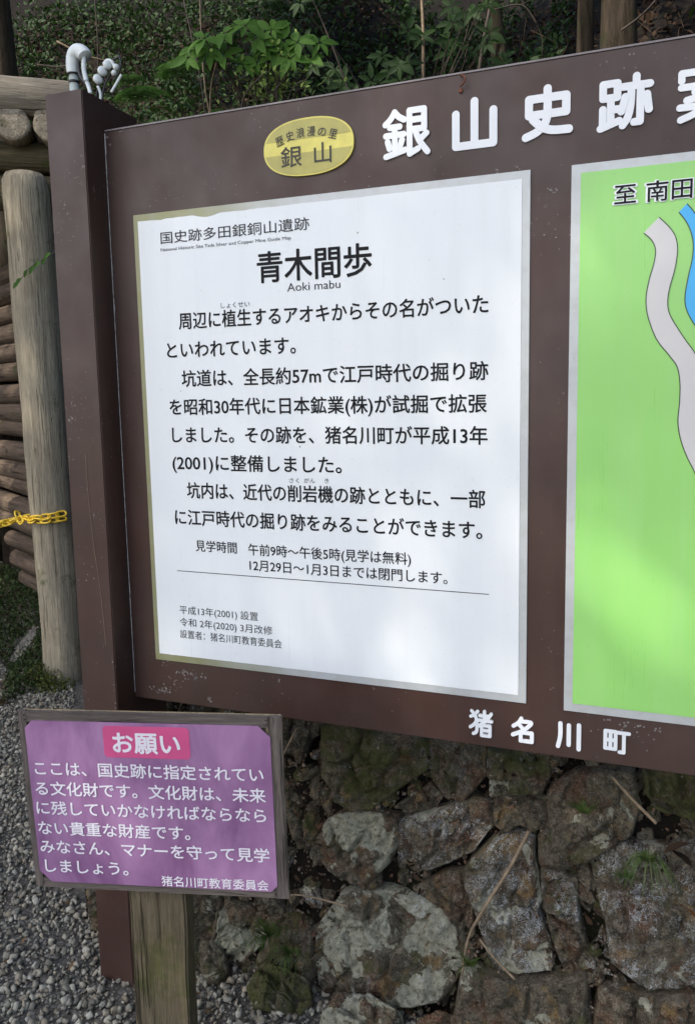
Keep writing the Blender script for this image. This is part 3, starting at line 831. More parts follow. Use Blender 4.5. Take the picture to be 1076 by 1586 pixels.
def tuft(name, loc, n, h, spread, label, droop=0.6, bias=(0, -0.35, 0)):
    P = []; V = []; F = []; T = []
    for i in range(n):
        a = rng.uniform(0, 6.28); r = rng.random() * spread * 0.3
        p = Vector(loc) + Vector((math.cos(a) * r, math.sin(a) * r * 0.5, 0))
        d = Vector((math.cos(a) * rng.uniform(.1, .7), math.sin(a) * .4, 1)) + Vector(bias)
        d.normalize(); L = h * rng.uniform(0.5, 1.15); w = rng.uniform(0.0011, 0.0019); side = d.cross(Vector((0, 1, 0.2))).normalized()
        t = rng.random(); base = len(V)
        for k in range(7):
            q = k / 6
            c = p + d * L * q - Vector((0, 0, 1)) * L * droop * q * q + Vector((math.cos(a), -0.4, 0)) * L * 0.25 * q * q
            ww = w * (1 - q) ** 0.7 + 0.0001
            V += [tuple(c - side * ww), tuple(c + side * ww)]; T += [(t, 0, 0)] * 2
        for k in range(6): F.append((base + 2 * k, base + 2 * k + 1, base + 2 * k + 3, base + 2 * k + 2))
    return tag(from_arrays(name, V, F, M['grass'], None, True, T), label, 'grass tuft')
tuft('grass_tuft', (1.005, 0.10, 0.575), 26, 0.05, 0.04, 'small green grass tuft on the big brown stone under the board', 0.3)
tuft('grass_tuft', (1.135, 0.085, 0.50), 46, 0.10, 0.05, 'long drooping grass tuft hanging in the joint near the right edge', 1.3)
tuft('grass_tuft', (1.09, 0.08, 0.455), 26, 0.055, 0.06, 'small grass tuft on top of the blue lichened right stone', 0.8)
tuft('grass_tuft', (0.765, 0.03, 0.205), 26, 0.10, 0.04, 'grass tuft at the foot of the long brown stalk', 0.7)
tuft('grass_tuft', (0.272, 0.02, 0.165), 80, 0.12, 0.09, 'bushy grass tuft at the lower right corner of the purple notice', 0.7)
tuft('grass_tuft', (0.32, 0.03, 0.12), 50, 0.09, 0.08, 'thin grass tuft low in the gap left of the big lichened stone', 0.9)

def fallen_leaf(loc, size, rot, label, material):
    o = link('fallen_leaf', leaf_shared('fallen_leaf', size, material, wide=1.5), None)
    o.location = loc; o.rotation_euler = rot
    return tag(o, label, 'leaf')
fallen_leaf((1.225, 0.035, 0.425), 0.05, (R(60), R(10), R(130)), 'orange brown fallen leaf on the right stone', m_leaf('orange_leaf', (0.17, 0.06, 0.02), (0.26, 0.10, 0.03), 0.7, 0.1))
fallen_leaf((1.165, 0.07, 0.532), 0.055, (R(40), R(-15), R(-80)), 'curled grey brown leaf in the hollow beside the long grass', M['leaf_dead'])
fallen_leaf((1.215, 0.06, 0.520), 0.05, (R(30), R(20), R(60)), 'pale brown curled leaf at the far right hollow', M['leaf_dead'])

# ------------------------------------------------------------------ information board
sign = empty('information_board', (0, 0, 0))
tag(sign, 'large brown information board with white heading, white text panel and green map panel', 'information board')
BT, BB, BX0, BX1 = 2.0984, 0.7452, -0.0691, 2.42
for xl, lab in ((-0.171, None), (2.424, None)):
    p = box('post', (xl, -0.070, -0.25), (xl + 0.1015, 0.135, 2.170), M['brown'], sign, 0.0022)
box('board_panel', (BX0 + 0.0006, 0.0, BB), (BX1, 0.038, BT), M['brown'], sign, 0.0015)
box('edge_trim', (BX0 + 0.003, -0.0015, BT + 0.0002), (BX1 - 0.003, 0.037, BT + 0.0035), M['edge'], sign)
# worn white sealant down the seam between post and board
V, F = [], []
zz = BT - 0.004
k = 0
while zz > BB + 0.01:
    w = 0.0010 + 0.0016 * max(0, noise.noise(Vector((zz * 22, 3, 0)))) + 0.0009 * noise.noise(Vector((zz * 120, 1, 0)))
    if zz > BT - 0.05: w += 0.0015
    V += [(BX0 + 0.0010, -0.0008, zz), (BX0 + 0.0018 + max(0.0004, w), -0.0008, zz)]
    zz -= 0.004; k += 1
for i in range(k - 1): F.append((2 * i, 2 * i + 1, 2 * i + 3, 2 * i + 2))
from_arrays('seam_filler', V, F, m_plain('seam_white', (0.42, 0.40, 0.38), 0.7, 0.5, 60), sign)
# bare chips of paint
def chip(loc, size, seed, parent=sign):
    n = 11; V = [(loc[0] + size * math.cos(6.283 * i / n) * (0.6 + 0.6 * abs(noise.noise(Vector((i * 1.7, seed, 0))))), -0.0009, loc[1] + size * math.sin(6.283 * i / n) * (0.5 + 0.6 * abs(noise.noise(Vector((i * 1.3, seed, 7))))) ) for i in range(n)]
    return V
def chips(name, spots, parent=sign, y=-0.0009):
    V, F = [], []
    for j, (x, z, s) in enumerate(spots):
        b = len(V); V += [(a, y, c) for a, _, c in chip((x, z), s, j * 2.3)]; F.append(tuple(range(b, b + 11)))
    me = bpy.data.meshes.new(name); me.from_pydata(V, [], F); me.update()
    o = link(name, me, M['paint_edge'], parent); o['kind'] = 'stuff'; return o
spots = []
for cx_, cz_, n_, sp, s_ in [(0.05, 0.79, 30, 0.05, 0.0035), (0.09, 0.822, 22, 0.04, 0.004), (0.30, 0.825, 20, 0.12, 0.003), (0.62, 0.83, 25, 0.15, 0.0025), (0.0, 0.77, 16, 0.03, 0.004), (0.03, 0.845, 12, 0.03, 0.004),
                             (0.93, 1.45, 30, 0.22, 0.0018), (0.93, 1.78, 12, 0.05, 0.003), (1.1, 0.83, 26, 0.09, 0.0035), (1.06, 1.88, 14, 0.12, 0.0018), (0.34, 2.07, 10, 0.05, 0.0018),
                             (0.56, 1.95, 9, 0.06, 0.0022), (0.25, 1.93, 12, 0.2, 0.0016), (0.06, 1.94, 9, 0.05, 0.0018), (-0.03, 1.45, 14, 0.3, 0.0014), (0.7, 2.02, 14, 0.3, 0.0014), (1.0, 0.78, 14, 0.2, 0.002), (0.4, 0.79, 20, 0.3, 0.0018)]:
    for _ in range(n_):
        x = rng.gauss(cx_, sp * 0.45); z = rng.gauss(cz_, min(sp, 0.3) * 0.25 if n_ > 14 and cz_ < 1 else sp * 0.35)
        if BX0 + 0.01 < x < 1.6 and BB + 0.004 < z < BT - 0.004: spots.append((x, z, s_ * rng.uniform(0.2, 0.85))) if rng.random() < 0.7 else None
for x, z, s_ in [(0.085, 0.826, 0.009), (0.115, 0.822, 0.011), (0.128, 0.816, 0.007), (0.015, 0.776, 0.009), (0.03, 0.770, 0.007), (0.0, 0.770, 0.006), (0.145, 0.765, 0.008), (0.06, 0.822, 0.006), (1.05, 0.838, 0.006), (1.08, 0.835, 0.008), (1.11, 0.833, 0.007), (1.14, 0.831, 0.006), (0.925, 1.868, 0.006), (0.93, 1.862, 0.005), (0.865, 1.914, 0.006), (0.83, 1.912, 0.005), (-0.062, 2.085, 0.004), (-0.055, 2.068, 0.004), (-0.02, 2.094, 0.004), (0.56, 0.842, 0.004), (0.33, 0.835, 0.005)]:
    for q in range(4): spots.append((x + rng.gauss(0, s_ * 0.7), z + rng.gauss(0, s_ * 0.35), s_ * rng.uniform(0.25, 0.6)))
chips('paint_chip', spots)
chips('paint_chip', [(-0.0735 + rng.uniform(-0.004, 0.0), z, rng.uniform(0.001, 0.0035)) for z in (0.74, 0.745, 0.757, 0.77, 0.79, 0.803, 0.86, 0.95, 0.7)] + [(rng.uniform(-0.16, -0.08), rng.uniform(0.75, 2.1), rng.uniform(0.0008, 0.002)) for _ in range(22)], y=-0.0712)
# long thin scratch on the post
ribbon('scratch', smooth_line([(-0.1175, 1.36), (-0.116, 1.25), (-0.1085, 1.13), (-0.098, 1.03), (-0.092, 0.90)], 8), 0.0013, m_plain('scratch_tan', (0.17, 0.11, 0.075), 0.6, 0.2), sign, -0.0711)
# rusty hook near the top edge
hk = tube('hook', smooth_line([(0.757, -0.001, 2.096), (0.762, -0.012, 2.092), (0.769, -0.018, 2.083), (0.765, -0.014, 2.076), (0.757, -0.006, 2.074)], 5), 0.0016, M['rust'], sign, 6)
box('hook_screw', (0.7535, -0.0045, 2.064), (0.7605, -0.0002, 2.071), M['rust'], hk, 0.001)

# text panel: backing plate > sheet, lines of print
def plate(x0, x1, z0, z1, name='frame_plate'):
    return box(name, (x0, -0.0032, z0), (x1, -0.0003, z1), M['plate'], sign, 0.0006, 1)
pl = plate(0.0, 0.8903, 1.9062 - 1.0550, 1.9062)
# printed sheet with a slightly ragged edge
def ragged(x0, x1, z0, z1, y, material, parent, name, rag):
    pts = []
    def edge(a, b, nrm, amp, seed, bite=0):
        n = 160
        for i in range(n):
            t = i / n; p = Vector(a).lerp(Vector(b), t)
            o = amp * (0.5 + noise.noise(Vector((t * 9, seed, 0)))) * 0.5 + amp * 0.4 * noise.noise(Vector((t * 60, seed, 2)))
            if bite: o += bite * max(0, noise.noise(Vector((t * 12 + 3, seed + 5, 0)))) * max(0, 1 - t * 1.25) 
            if t < 0.004: o = 0
            pts.append((p.x + nrm[0] * max(0, o), y, p.y + nrm[1] * max(0, o)))
    edge((x0, z1), (x1, z1), (0, -1), rag[0], 1, rag[4]); edge((x1, z1), (x1, z0), (-1, 0), rag[1], 2); edge((x1, z0), (x0, z0), (0, 1), rag[2], 3); edge((x0, z0), (x0, z1), (1, 0), rag[3], 4)
    me = bpy.data.meshes.new(name); me.from_pydata(pts, [], [tuple(range(len(pts)))[::-1]]); me.update()
    return link(name, me, material, parent)
ragged(0.0125, 0.8745, 1.9062 - 1.0386, 1.9062 - 0.0150, -0.0042, M['sheet'], pl, 'printed_sheet', (0.0012, 0.0003, 0.0012, 0.0003, 0.012))
YT = -0.0050
def line(s, x0, x1, zc, em, ink='ink', bold=0.0, **kw):
    return text_obj('lettering', s, x0, x1, zc, em, M[ink], pl, YT, bold, **kw)
line('国史跡多田銀銅山遺跡', 0.0718, 0.4365, 1.849, 0.0285, 'greyink', 0.0001)
line('National Historic Site Tada Silver and Copper Mine Guide Map', 0.0705, 0.3937, 0, 0.0100, 'greyink', base=1.8198)
line('青木間歩', 0.3120, 0.5720, 1.766, 0.0700, 'ink', 0.0011)
line('Aoki mabu', 0.3815, 0.5030, 0, 0.0245, 'greyink', 0.0, base=1.7118)
line('周辺に植生するアオキからその名がついた', 0.1098, 0.8111, 1.662, 0.0400, 'ink', 0.0006)
line('しょくせい', 0.2192, 0.2903, 1.691, 0.0140, 'greyink')
line('といわれています。', 0.0750, 0.3973, 1.5975, 0.0400, 'ink', 0.0006)
line('坑道は、全長約57mで江戸時代の掘り跡', 0.1107, 0.8114, 1.532, 0.0400, 'ink', 0.0006)
line('を昭和30年代に日本鉱業(株)が試掘で拡張', 0.0750, 0.8084, 1.4675, 0.0400, 'ink', 0.0006)
line('しました。その跡を、猪名川町が平成13年', 0.0782, 0.8101, 1.403, 0.0400, 'ink', 0.0006)
line('(2001)に整備しました。', 0.0755, 0.4972, 1.3385, 0.0400, 'ink', 0.0006)
line('さく', 0.3729, 0.3971, 1.3025, 0.0125, 'greyink')
line('がん', 0.4087, 0.4348, 1.3030, 0.0125, 'greyink')
line('き', 0.4577, 0.4667, 1.3035, 0.0125, 'greyink')
line('坑内は、近代の削岩機の跡とともに、一部', 0.1113, 0.8056, 1.2735, 0.0400, 'ink', 0.0006)
line('に江戸時代の掘り跡をみることができます。', 0.0757, 0.7997, 1.2090, 0.0400, 'ink', 0.0006)
line('見学時間', 0.1278, 0.2359, 1.1425, 0.0290, 'ink', 0.00025)
line('午前9時〜午後5時(見学は無料)', 0.2659, 0.6493, 1.1410, 0.0290, 'ink', 0.00025)
line('12月29日〜1月3日までは閉門します。', 0.2677, 0.7277, 1.1045, 0.0290, 'ink', 0.00025)
ribbon('rule_line', [(0.0740, 1.0788), (0.8143, 1.0765)], 0.0016, M['ink'], pl, YT)
line('平成13年(2001) 設置', 0.0752, 0.2845, 0.9836, 0.0225, 'greyink')
line('令和 2年(2020) 3月改修', 0.0747, 0.3200, 0.9535, 0.0225, 'greyink')
line('設置者：猪名川町教育委員会', 0.0741, 0.3427, 0.9238, 0.0225, 'greyink')

# map panel: plate > green sheet, road, river, place name
mp = plate(0.9646, 2.30, 1.9062 - 1.0598, 1.9062 - 0.0005)
ragged(0.9815, 2.2835, 1.9062 - 1.0423, 1.9062 - 0.0165, -0.0042, M['green'], mp, 'map_sheet', (0.0003, 0.0002, 0.0003, 0.0002, 0))
roadL = [(1.0925, 1.7718), (1.1056, 1.7592), (1.1129, 1.7424), (1.1118, 1.7209), (1.1040, 1.6887), (1.0995, 1.6598), (1.1008, 1.6340), (1.1078, 1.6079), (1.1207, 1.5778), (1.1422, 1.5493), (1.1555, 1.5286), (1.1609, 1.4988), (1.1612, 1.4653), (1.1595, 1.4279), (1.1657, 1.3941), (1.1769, 1.3639), (1.1898, 1.3377), (1.206, 1.30), (1.228, 1.255), (1.26, 1.22), (1.31, 1.195), (1.38, 1.18)]
roadR = [(1.1176, 1.7975), (1.1358, 1.7781), (1.1465, 1.7593), (1.1498, 1.7359), (1.1464, 1.7039), (1.1388, 1.6720), (1.1361, 1.6467), (1.1401, 1.6246), (1.1545, 1.5984), (1.1688, 1.5759), (1.1830, 1.5552), (1.195, 1.53), (1.20, 1.50), (1.20, 1.465), (1.20, 1.43), (1.207, 1.395), (1.218, 1.365), (1.232, 1.33), (1.252, 1.29), (1.282, 1.26), (1.325, 1.238), (1.39, 1.222)]
rivL = [(1.1502, 1.8033), (1.1624, 1.7863), (1.1714, 1.7661), (1.1754, 1.7445), (1.1745, 1.7197), (1.1688, 1.6880), (1.1647, 1.6559), (1.1670, 1.6341), (1.1761, 1.6137), (1.1900, 1.592), (1.21, 1.565), (1.225, 1.53), (1.23, 1.48), (1.235, 1.43), (1.26, 1.38), (1.30, 1.34), (1.38, 1.31)]
rivR = [(1.1632, 1.8168), (1.1760, 1.8000), (1.1860, 1.7800), (1.1915, 1.7500), (1.1905, 1.7180), (1.1860, 1.6880), (1.1830, 1.6580), (1.1850, 1.6400), (1.1930, 1.6220), (1.2060, 1.604), (1.227, 1.575), (1.243, 1.535), (1.249, 1.485), (1.254, 1.44), (1.275, 1.395), (1.31, 1.36), (1.385, 1.33)]
def band(name, L, Rr, material, y):
    A, B = smooth_line(L, 6), smooth_line(Rr, 6); n = min(len(A), len(B))
    V = [(a[0], y, a[1]) for a in A[:n]] + [(b[0], y, b[1]) for b in B[:n]]
    F = [(i, i + 1, n + i + 1, n + i) for i in range(n - 1)]
    return from_arrays(name, V, F, material, mp)
band('map_river', rivL, rivR, M['river'], -0.0046)
band('map_road', roadL, roadR, M['road'], -0.0050)
for ln, y in ((rivL, -0.0054), (rivR, -0.0054), (roadL, -0.0058), (roadR, -0.0058)):
    ribbon('map_outline', smooth_line(ln, 6), 0.0016, M['outline'], mp, y)
for s_, a, b in (('至', 1.0412, 1.0775), ('南田原', 1.0957, 1.2130)):
    text_obj('lettering_halo', s_, a - 0.0020, b + 0.0020, 1.8435, 0.0385, M['white'], mp, -0.0060, 0.0021)
    text_obj('lettering', s_, a, b, 1.8435, 0.0385, M['ink'], mp, -0.0066, 0.0004)

# raised white heading with rounded strokes
HEAD = {
'銀': (0.0119, [[(25, 6), (16, 19), (4, 29), 's'], [(25, 6), (34, 16), (46, 23), 's'], [(14, 36), (36, 36)], [(5, 52), (45, 52)], [(25, 36), (25, 88)], [(9, 64), (13, 78)], [(41, 63), (36, 77)], [(5, 94), (48, 84)],
      [(58, 7), (90, 7), (90, 45), (58, 45), 'c'], [(58, 26), (90, 26)], [(58, 45), (58, 93)], [(58, 93), (76, 85)], [(70, 47), (80, 70), (97, 93), 's'], [(95, 56), (80, 68)]]),
'山': (0.0150, [[(50, 4), (50, 90)], [(6, 26), (6, 92), (94, 92), (94, 26)]]),
'史': (0.0150, [[(12, 21), (88, 21), (88, 52), (12, 52), 'c'], [(50, 4), (50, 52), (44, 72), (28, 86), (6, 94), 's'], [(20, 60), (38, 76), (60, 85), (94, 87), 's']]),
'跡': (0.0132, [[(9, 12), (36, 12), (36, 38), (9, 38), 'c'], [(24, 38), (24, 86)], [(24, 60), (38, 60)], [(9, 58), (9, 88)], [(5, 93), (40, 82)],
      [(71, 4), (71, 21)], [(46, 21), (96, 21)], [(62, 21), (61, 55), (56, 78), (47, 92), 's'], [(79, 21), (79, 88), (68, 88)], [(51, 40), (44, 66)], [(91, 40), (95, 68)]]),
'案': (0.0120, [[(50, 2), (50, 13)], [(6, 26), (6, 13), (94, 13), (94, 26)], [(6, 38), (94, 38)], [(42, 22), (30, 48), (52, 54), (84, 62), 's'], [(70, 38), (52, 54), (16, 62), 's'], [(4, 74), (96, 74)], [(50, 60), (50, 98)], [(45, 76), (28, 88), (6, 96), 's'], [(55, 76), (72, 88), (94, 96), 's']]),
}
for ch, (x0, x1, z1, z0) in {'銀': (0.5955, 0.7000, 2.0550, 1.9530), '山': (0.7350, 0.8322, 2.0530, 1.9530), '史': (0.8680, 0.9715, 2.0560, 1.9545), '跡': (1.0030, 1.1070, 2.0545, 1.9530), '案': (1.1370, 1.2410, 2.0545, 1.9530)}.items():
    w, st = HEAD[ch]; r = w / 2
    stroke_glyph('heading_character', st, x0 + r, x1 - r, z1 - r * .6, z0 + r * .6, w, M['white'], sign)
FOOT = {
'猪': (0.0068, [[(36, 6), (22, 20), (6, 28), 's'], [(10, 6), (26, 24), (33, 52), (31, 84), (18, 93), 's'], [(30, 44), (20, 58), (5, 68), 's'], [(46, 20), (86, 20)], [(66, 3), (66, 38)], [(42, 38), (97, 38)], [(95, 10), (74, 36), (42, 60), 's'], [(54, 56), (90, 56), (90, 95), (54, 95), 'c'], [(54, 75), (90, 75)]]),
'名': (0.0080, [[(40, 3), (28, 22), (6, 38), 's'], [(36, 16), (82, 16), (66, 38), (42, 56), (4, 74), 's'], [(32, 30), (50, 46)], [(38, 60), (86, 60), (86, 95), (38, 95), 'c']]),
'川': (0.0086, [[(14, 6), (14, 55), (5, 94), 's'], [(50, 10), (50, 84)], [(92, 5), (92, 96)]]),
'町': (0.0072, [[(6, 8), (46, 8), (46, 82), (6, 82), 'c'], [(26, 8), (26, 82)], [(6, 45), (46, 45)], [(54, 10), (97, 10)], [(78, 10), (78, 92), (62, 92)]]),
}
for ch, (x0, x1, z1, z0) in {'猪': (0.7696, 0.8250, 0.8265, 0.7655), '名': (0.8580, 0.9130, 0.8215, 0.7650), '川': (0.9478, 1.0028, 0.8237, 0.7630), '町': (1.0387, 1.0943, 0.8205, 0.7675)}.items():
    w, st = FOOT[ch]; r = w / 2
    stroke_glyph('footer_character', st, x0 + r, x1 - r, z1 - r * .6, z0 + r * .6, w, M['white'], sign)

# oval yellow badge
def superellipse(cx_, cz_, a, b, n=72, e=2.35):
    out = []
    for i in range(n):
        t = 2 * math.pi * i / n; c, s = math.cos(t), math.sin(t)
        out.append((cx_ + a * math.copysign(abs(c) ** (2 / e), c), cz_ + b * math.copysign(abs(s) ** (2 / e), s)))
    return out
BC = (0.4377, 2.0032)
def disc(name, outline, y, material, parent, depth=0.004):
    n = len(outline)
    V = [(x, y, z) for x, z in outline] + [(x, y + depth, z) for x, z in outline]
    F = [tuple(range(n))[::-1]] + [(k, n + k, n + (k + 1) % n, (k + 1) % n) for k in range(n)]
    me = bpy.data.meshes.new(name); me.from_pydata(V, [], F); me.update(); return link(name, me, material, parent)
bd = disc('badge', superellipse(*BC, 0.1010, 0.0575), -0.0055, M['gold'], sign, 0.0052)
bd['label'] = 'oval yellow badge with black characters'
def clip(outline, z0, z1):
    out = [(x, min(z1, max(z0, z))) for x, z in outline]
    return [p for i, p in enumerate(out) if p != out[i - 1]]
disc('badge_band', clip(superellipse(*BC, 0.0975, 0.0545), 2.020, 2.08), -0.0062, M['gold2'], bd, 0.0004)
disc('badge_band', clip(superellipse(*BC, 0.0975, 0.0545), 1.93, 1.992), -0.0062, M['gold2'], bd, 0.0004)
for ch, x0, x1 in (('銀', 0.3765, 0.4235), ('山', 0.4520, 0.4900)):
    text_obj('lettering', ch, x0, x1, 1.9865, 0.0455, M['darkink'], bd, -0.0070, 0.0003)
arc = '歴史浪漫の里'
for i, ch in enumerate(arc):
    t = (i - 2.5) / 2.5; x = 0.4345 + t * 0.0600 ; z = 2.0325 - 0.0115 * t * t
    o = text_obj('lettering', ch, -0.0088, 0.0088, 0.0, 0.0215, M['darkink'], bd, -0.0070, 0.0002)
    o.location = (x, 0, z); o.rotation_euler = (0, t * R(17), 0)

# ------------------------------------------------------------------ white pipe and cable clips behind the post top
cd = empty('conduit_pipe', (-0.13, 0.16, 2.0))
tag(cd, 'white curved conduit pipe rising behind the brown post top', 'pipe')
def cpart(name, pts, r, m_, seg=14, sub=6):
    o = tube(name, smooth_line(pts, sub) if sub else pts, r, m_, None, seg); o.parent = cd; o.location = (0.13, -0.16, -2.0); return o
cpart('pipe', [(-0.263, 0.15, -0.15), (-0.263, 0.15, 2.308)], 0.0115, M['pvc_grey'], 16, 0)
cpart('collar', [(-0.263, 0.15, 2.286), (-0.263, 0.15, 2.292)], 0.0128, M['cable'], 16, 0)
cpart('collar', [(-0.264, 0.15, 2.306), (-0.264, 0.15, 2.311)], 0.0150, M['cable'], 16, 0)
cpart('elbow', [(-0.264, 0.15, 2.309), (-0.264, 0.15, 2.330), (-0.259, 0.15, 2.350), (-0.245, 0.148, 2.359), (-0.228, 0.146, 2.352), (-0.220, 0.145, 2.342)], [0.0150 + 0.003 * min(1, i / 14) for i in range(31)], M['pvc'], 18)
cpart('cable_sleeve', [(-0.224, 0.145, 2.343), (-0.224, 0.142, 2.318), (-0.221, 0.14, 2.297), (-0.215, 0.138, 2.280)], 0.0058, M['pvc'], 10, 5)
cpart('cable', [(-0.232, 0.145, 2.350), (-0.240, 0.143, 2.33), (-0.236, 0.14, 2.30), (-0.222, 0.138, 2.28), (-0.208, 0.135, 2.262), (-0.198, 0.13, 2.23)], 0.0042, M['cable'], 8, 5)
cpart('cable_sleeve', [(-0.212, 0.135, 2.276), (-0.206, 0.134, 2.262), (-0.199, 0.13, 2.245)], 0.0052, M['pvc'], 8, 5)
fx = empty('cable_insulators', (-0.16, 0.16, 2.2))
tag(fx, 'cluster of small white insulators and black wires behind the post top', 'insulators')
FO = Vector((0.16, -0.16, -2.2))
def child_tube(name, pts, r, m_, seg=10):
    o = tube(name, smooth_line(pts, 4), r, m_, None, seg); o.parent = fx; o.location = FO; return o
def disc_ins(c, r, axis_, th=0.0065):
    a = Vector(axis_).normalized(); c = Vector(c)
    prof = [(-1.0, 0.35), (-0.85, 0.8), (-0.4, 1.0), (0.3, 1.0), (0.8, 0.75), (1.0, 0.3)]
    o = tube('insulator', [c + a * th * t for t, _ in prof], [r * w for _, w in prof], M['pvc'], None, 16); o.parent = fx; o.location = FO
ax = (0.80, -0.50, 0.20)
for c, r in (((-0.189, 0.15, 2.285), 0.0125), ((-0.176, 0.152, 2.303), 0.0125), ((-0.163, 0.155, 2.316), 0.0105), ((-0.141, 0.16, 2.310), 0.0075), ((-0.146, 0.157, 2.296), 0.0065)):
    disc_ins(c, r, ax)
child_tube('wire', [(-0.200, 0.15, 2.235), (-0.196, 0.155, 2.262), (-0.182, 0.160, 2.292), (-0.170, 0.162, 2.320), (-0.156, 0.165, 2.330), (-0.138, 0.168, 2.336)], 0.0026, M['cable'])
child_tube('wire', [(-0.182, 0.15, 2.225), (-0.178, 0.155, 2.262), (-0.166, 0.162, 2.292), (-0.150, 0.165, 2.305), (-0.134, 0.17, 2.322)], 0.0024, M['cable'])
child_tube('wire', [(-0.136, 0.165, 2.340), (-0.130, 0.165, 2.318), (-0.138, 0.162, 2.294), (-0.152, 0.158, 2.278)], 0.0024, M['cable'])
child_tube('arm', [(-0.176, 0.158, 2.322), (-0.164, 0.16, 2.330), (-0.153, 0.162, 2.324), (-0.149, 0.164, 2.312)], 0.0042, M['pvc'])
child_tube('arm', [(-0.156, 0.155, 2.250), (-0.141, 0.158, 2.270), (-0.126, 0.16, 2.290)], 0.0036, M['pvc'])
child_tube('arm', [(-0.188, 0.150, 2.225), (-0.184, 0.15, 2.248), (-0.190, 0.148, 2.268)], 0.0036, M['pvc'])

# ------------------------------------------------------------------ purple notice on its stake
notice = empty('notice_board', (0.0367, -0.4873, 0.9284), (0, 0, 0))
ex = Vector((0.970356, 0.241662, 0.002896)); up = Vector((0.009531, -0.050236, 0.998692)); up = (up - ex * up.dot(ex)).normalized(); ny_ = up.cross(ex)   # points into the board (+Y side)
mw = Matrix((ex, ny_, up)).transposed().to_4x4(); mw.translation = Vector((0.0367, -0.4873, 0.9284)); notice.matrix_world = mw
tag(notice, 'small purple notice with white lettering in a grey wooden frame', 'notice board')
W_, H_ = 0.4875, 0.3572
box('backing_board', (0.004, 0.0045, -H_ + 0.004), (W_ - 0.003, 0.0165, -0.004), M['ply'], notice)
def batten(x0, x1, z0, z1, vert, y0=-0.0035, y1=0.004):
    L = (z1 - z0) if vert else (x1 - x0); w = (x1 - x0) if vert else (z1 - z0)
    bm = bmesh.new(); bmesh.ops.create_cube(bm, size=1.0); bmesh.ops.scale(bm, vec=(w, y1 - y0, L), verts=bm.verts)
    bmesh.ops.subdivide_edges(bm, edges=[e for e in bm.edges if abs((e.verts[0].co - e.verts[1].co).z) > L * 0.9], cuts=14)
    for v in bm.verts: v.co.x += 0.0009 * noise.noise(Vector((v.co.z * 30, x0 * 99, v.co.x * 50))); v.co.y += 0.0006 * noise.noise(Vector((v.co.z * 26, z0 * 77, 3)))
    o = bm_obj('batten', bm, M['batten'], notice)
    o.location = ((x0 + x1) / 2, (y0 + y1) / 2, (z0 + z1) / 2)
    if not vert: o.rotation_euler = (0, R(90), 0)
batten(0.0165, W_ - 0.0235, -0.0200, 0.0, False)
batten(0.0165, W_ - 0.0235, -H_, -H_ + 0.0195, False)
batten(0.0, 0.0155, -H_ + 0.001, 0.001, True)
batten(W_ - 0.0225, W_ + 0.001, -H_ - 0.001, 0.0005, True)
# laminated print with clipped corners
def sheet_poly(x0, x1, z0, z1, c):
    return [(x0 + c[0], z1), (x1 - c[1], z1), (x1, z1 - c[1]), (x1, z0 + c[2]), (x1 - c[2], z0), (x0 + c[3], z0), (x0, z0 + c[3]), (x0, z1 - c[0])]
lam = disc('notice_sheet', sheet_poly(0.0120, 0.4675, -0.3435, -0.0165, (0.014, 0.021, 0.012, 0.022))[::-1], -0.0052, M['purple'], notice, 0.0014)
def rrect(x0, x1, z0, z1, r):
    out = []
    for cx_, cz_, a0 in ((x1 - r, z1 - r, 0), (x0 + r, z1 - r, 90), (x0 + r, z0 + r, 180), (x1 - r, z0 + r, 270)):
        for k in range(6): a = R(a0 + k * 18); out.append((cx_ + r * math.cos(a), cz_ + r * math.sin(a)))
    return out
disc('title_patch', rrect(0.1600, 0.3205, -0.0842, -0.0228, 0.008), -0.0058, M['pink'], lam, 0.0004)
def nline(s, x0, x1, zc, em, bold=0.0002, **kw):
    return text_obj('lettering', s, x0, x1, zc, em, M['pwhite'], lam, -0.0066, bold, **kw)
nline('お願い', 0.1780, 0.3020, -0.0545, 0.0440, 0.0011)
nline('ここは、国史跡に指定されてい', 0.0240, 0.4520, -0.1095, 0.0300, 0.0004)
nline('る文化財です。文化財は、未来', 0.0215, 0.4540, -0.1500, 0.0300, 0.0004)
nline('に残していかなければならなら', 0.0195, 0.4530, -0.1895, 0.0300, 0.0004)
nline('ない貴重な財産です。', 0.0186, 0.3100, -0.2305, 0.0300, 0.0004)
nline('みなさん、マナーを守って見学', 0.0189, 0.4555, -0.2690, 0.0300, 0.0004)
nline('しましょう。', 0.0245, 0.1865, -0.3090, 0.0300, 0.0004)
nline('猪名川町教育委員会', 0.2494, 0.4512, -0.3302, 0.0228, 0.0002)
for x, z in ((0.012, -0.006), (0.0125, -0.0145), (W_ - 0.027, -0.005), (W_ - 0.0265, -0.0145), (W_ - 0.026, -H_ + 0.008), (W_ - 0.026, -H_ + 0.017), (0.0165, -H_ + 0.010)):
    tube('nail', [(x, -0.0052, z), (x, 0.0, z)], 0.0013, M['nail'], notice, 8)
# stake
st = box('wooden_stake', (-0.055, -0.024, -0.20), (0.055, 0.026, 0.80), M['stake'], None, 0.004)
bmx = bmesh.new(); bmx.from_mesh(st.data); bmesh.ops.subdivide_edges(bmx, edges=[e for e in bmx.edges if abs((e.verts[0].co - e.verts[1].co).z) > 0.8], cuts=30)
for v in bmx.verts: v.co.x += 0.003 * noise.noise(Vector((v.co.z * 7, 1, v.co.x * 20))); v.co.y += 0.002 * noise.noise(Vector((v.co.z * 9, 5, 0)))
bmx.to_mesh(st.data); bmx.free()
st.location = (0.244, -0.375, 0.0); st.rotation_euler = (0, 0, R(14))
tag(st, 'mossy olive brown wooden stake standing under the purple notice', 'wooden stake')

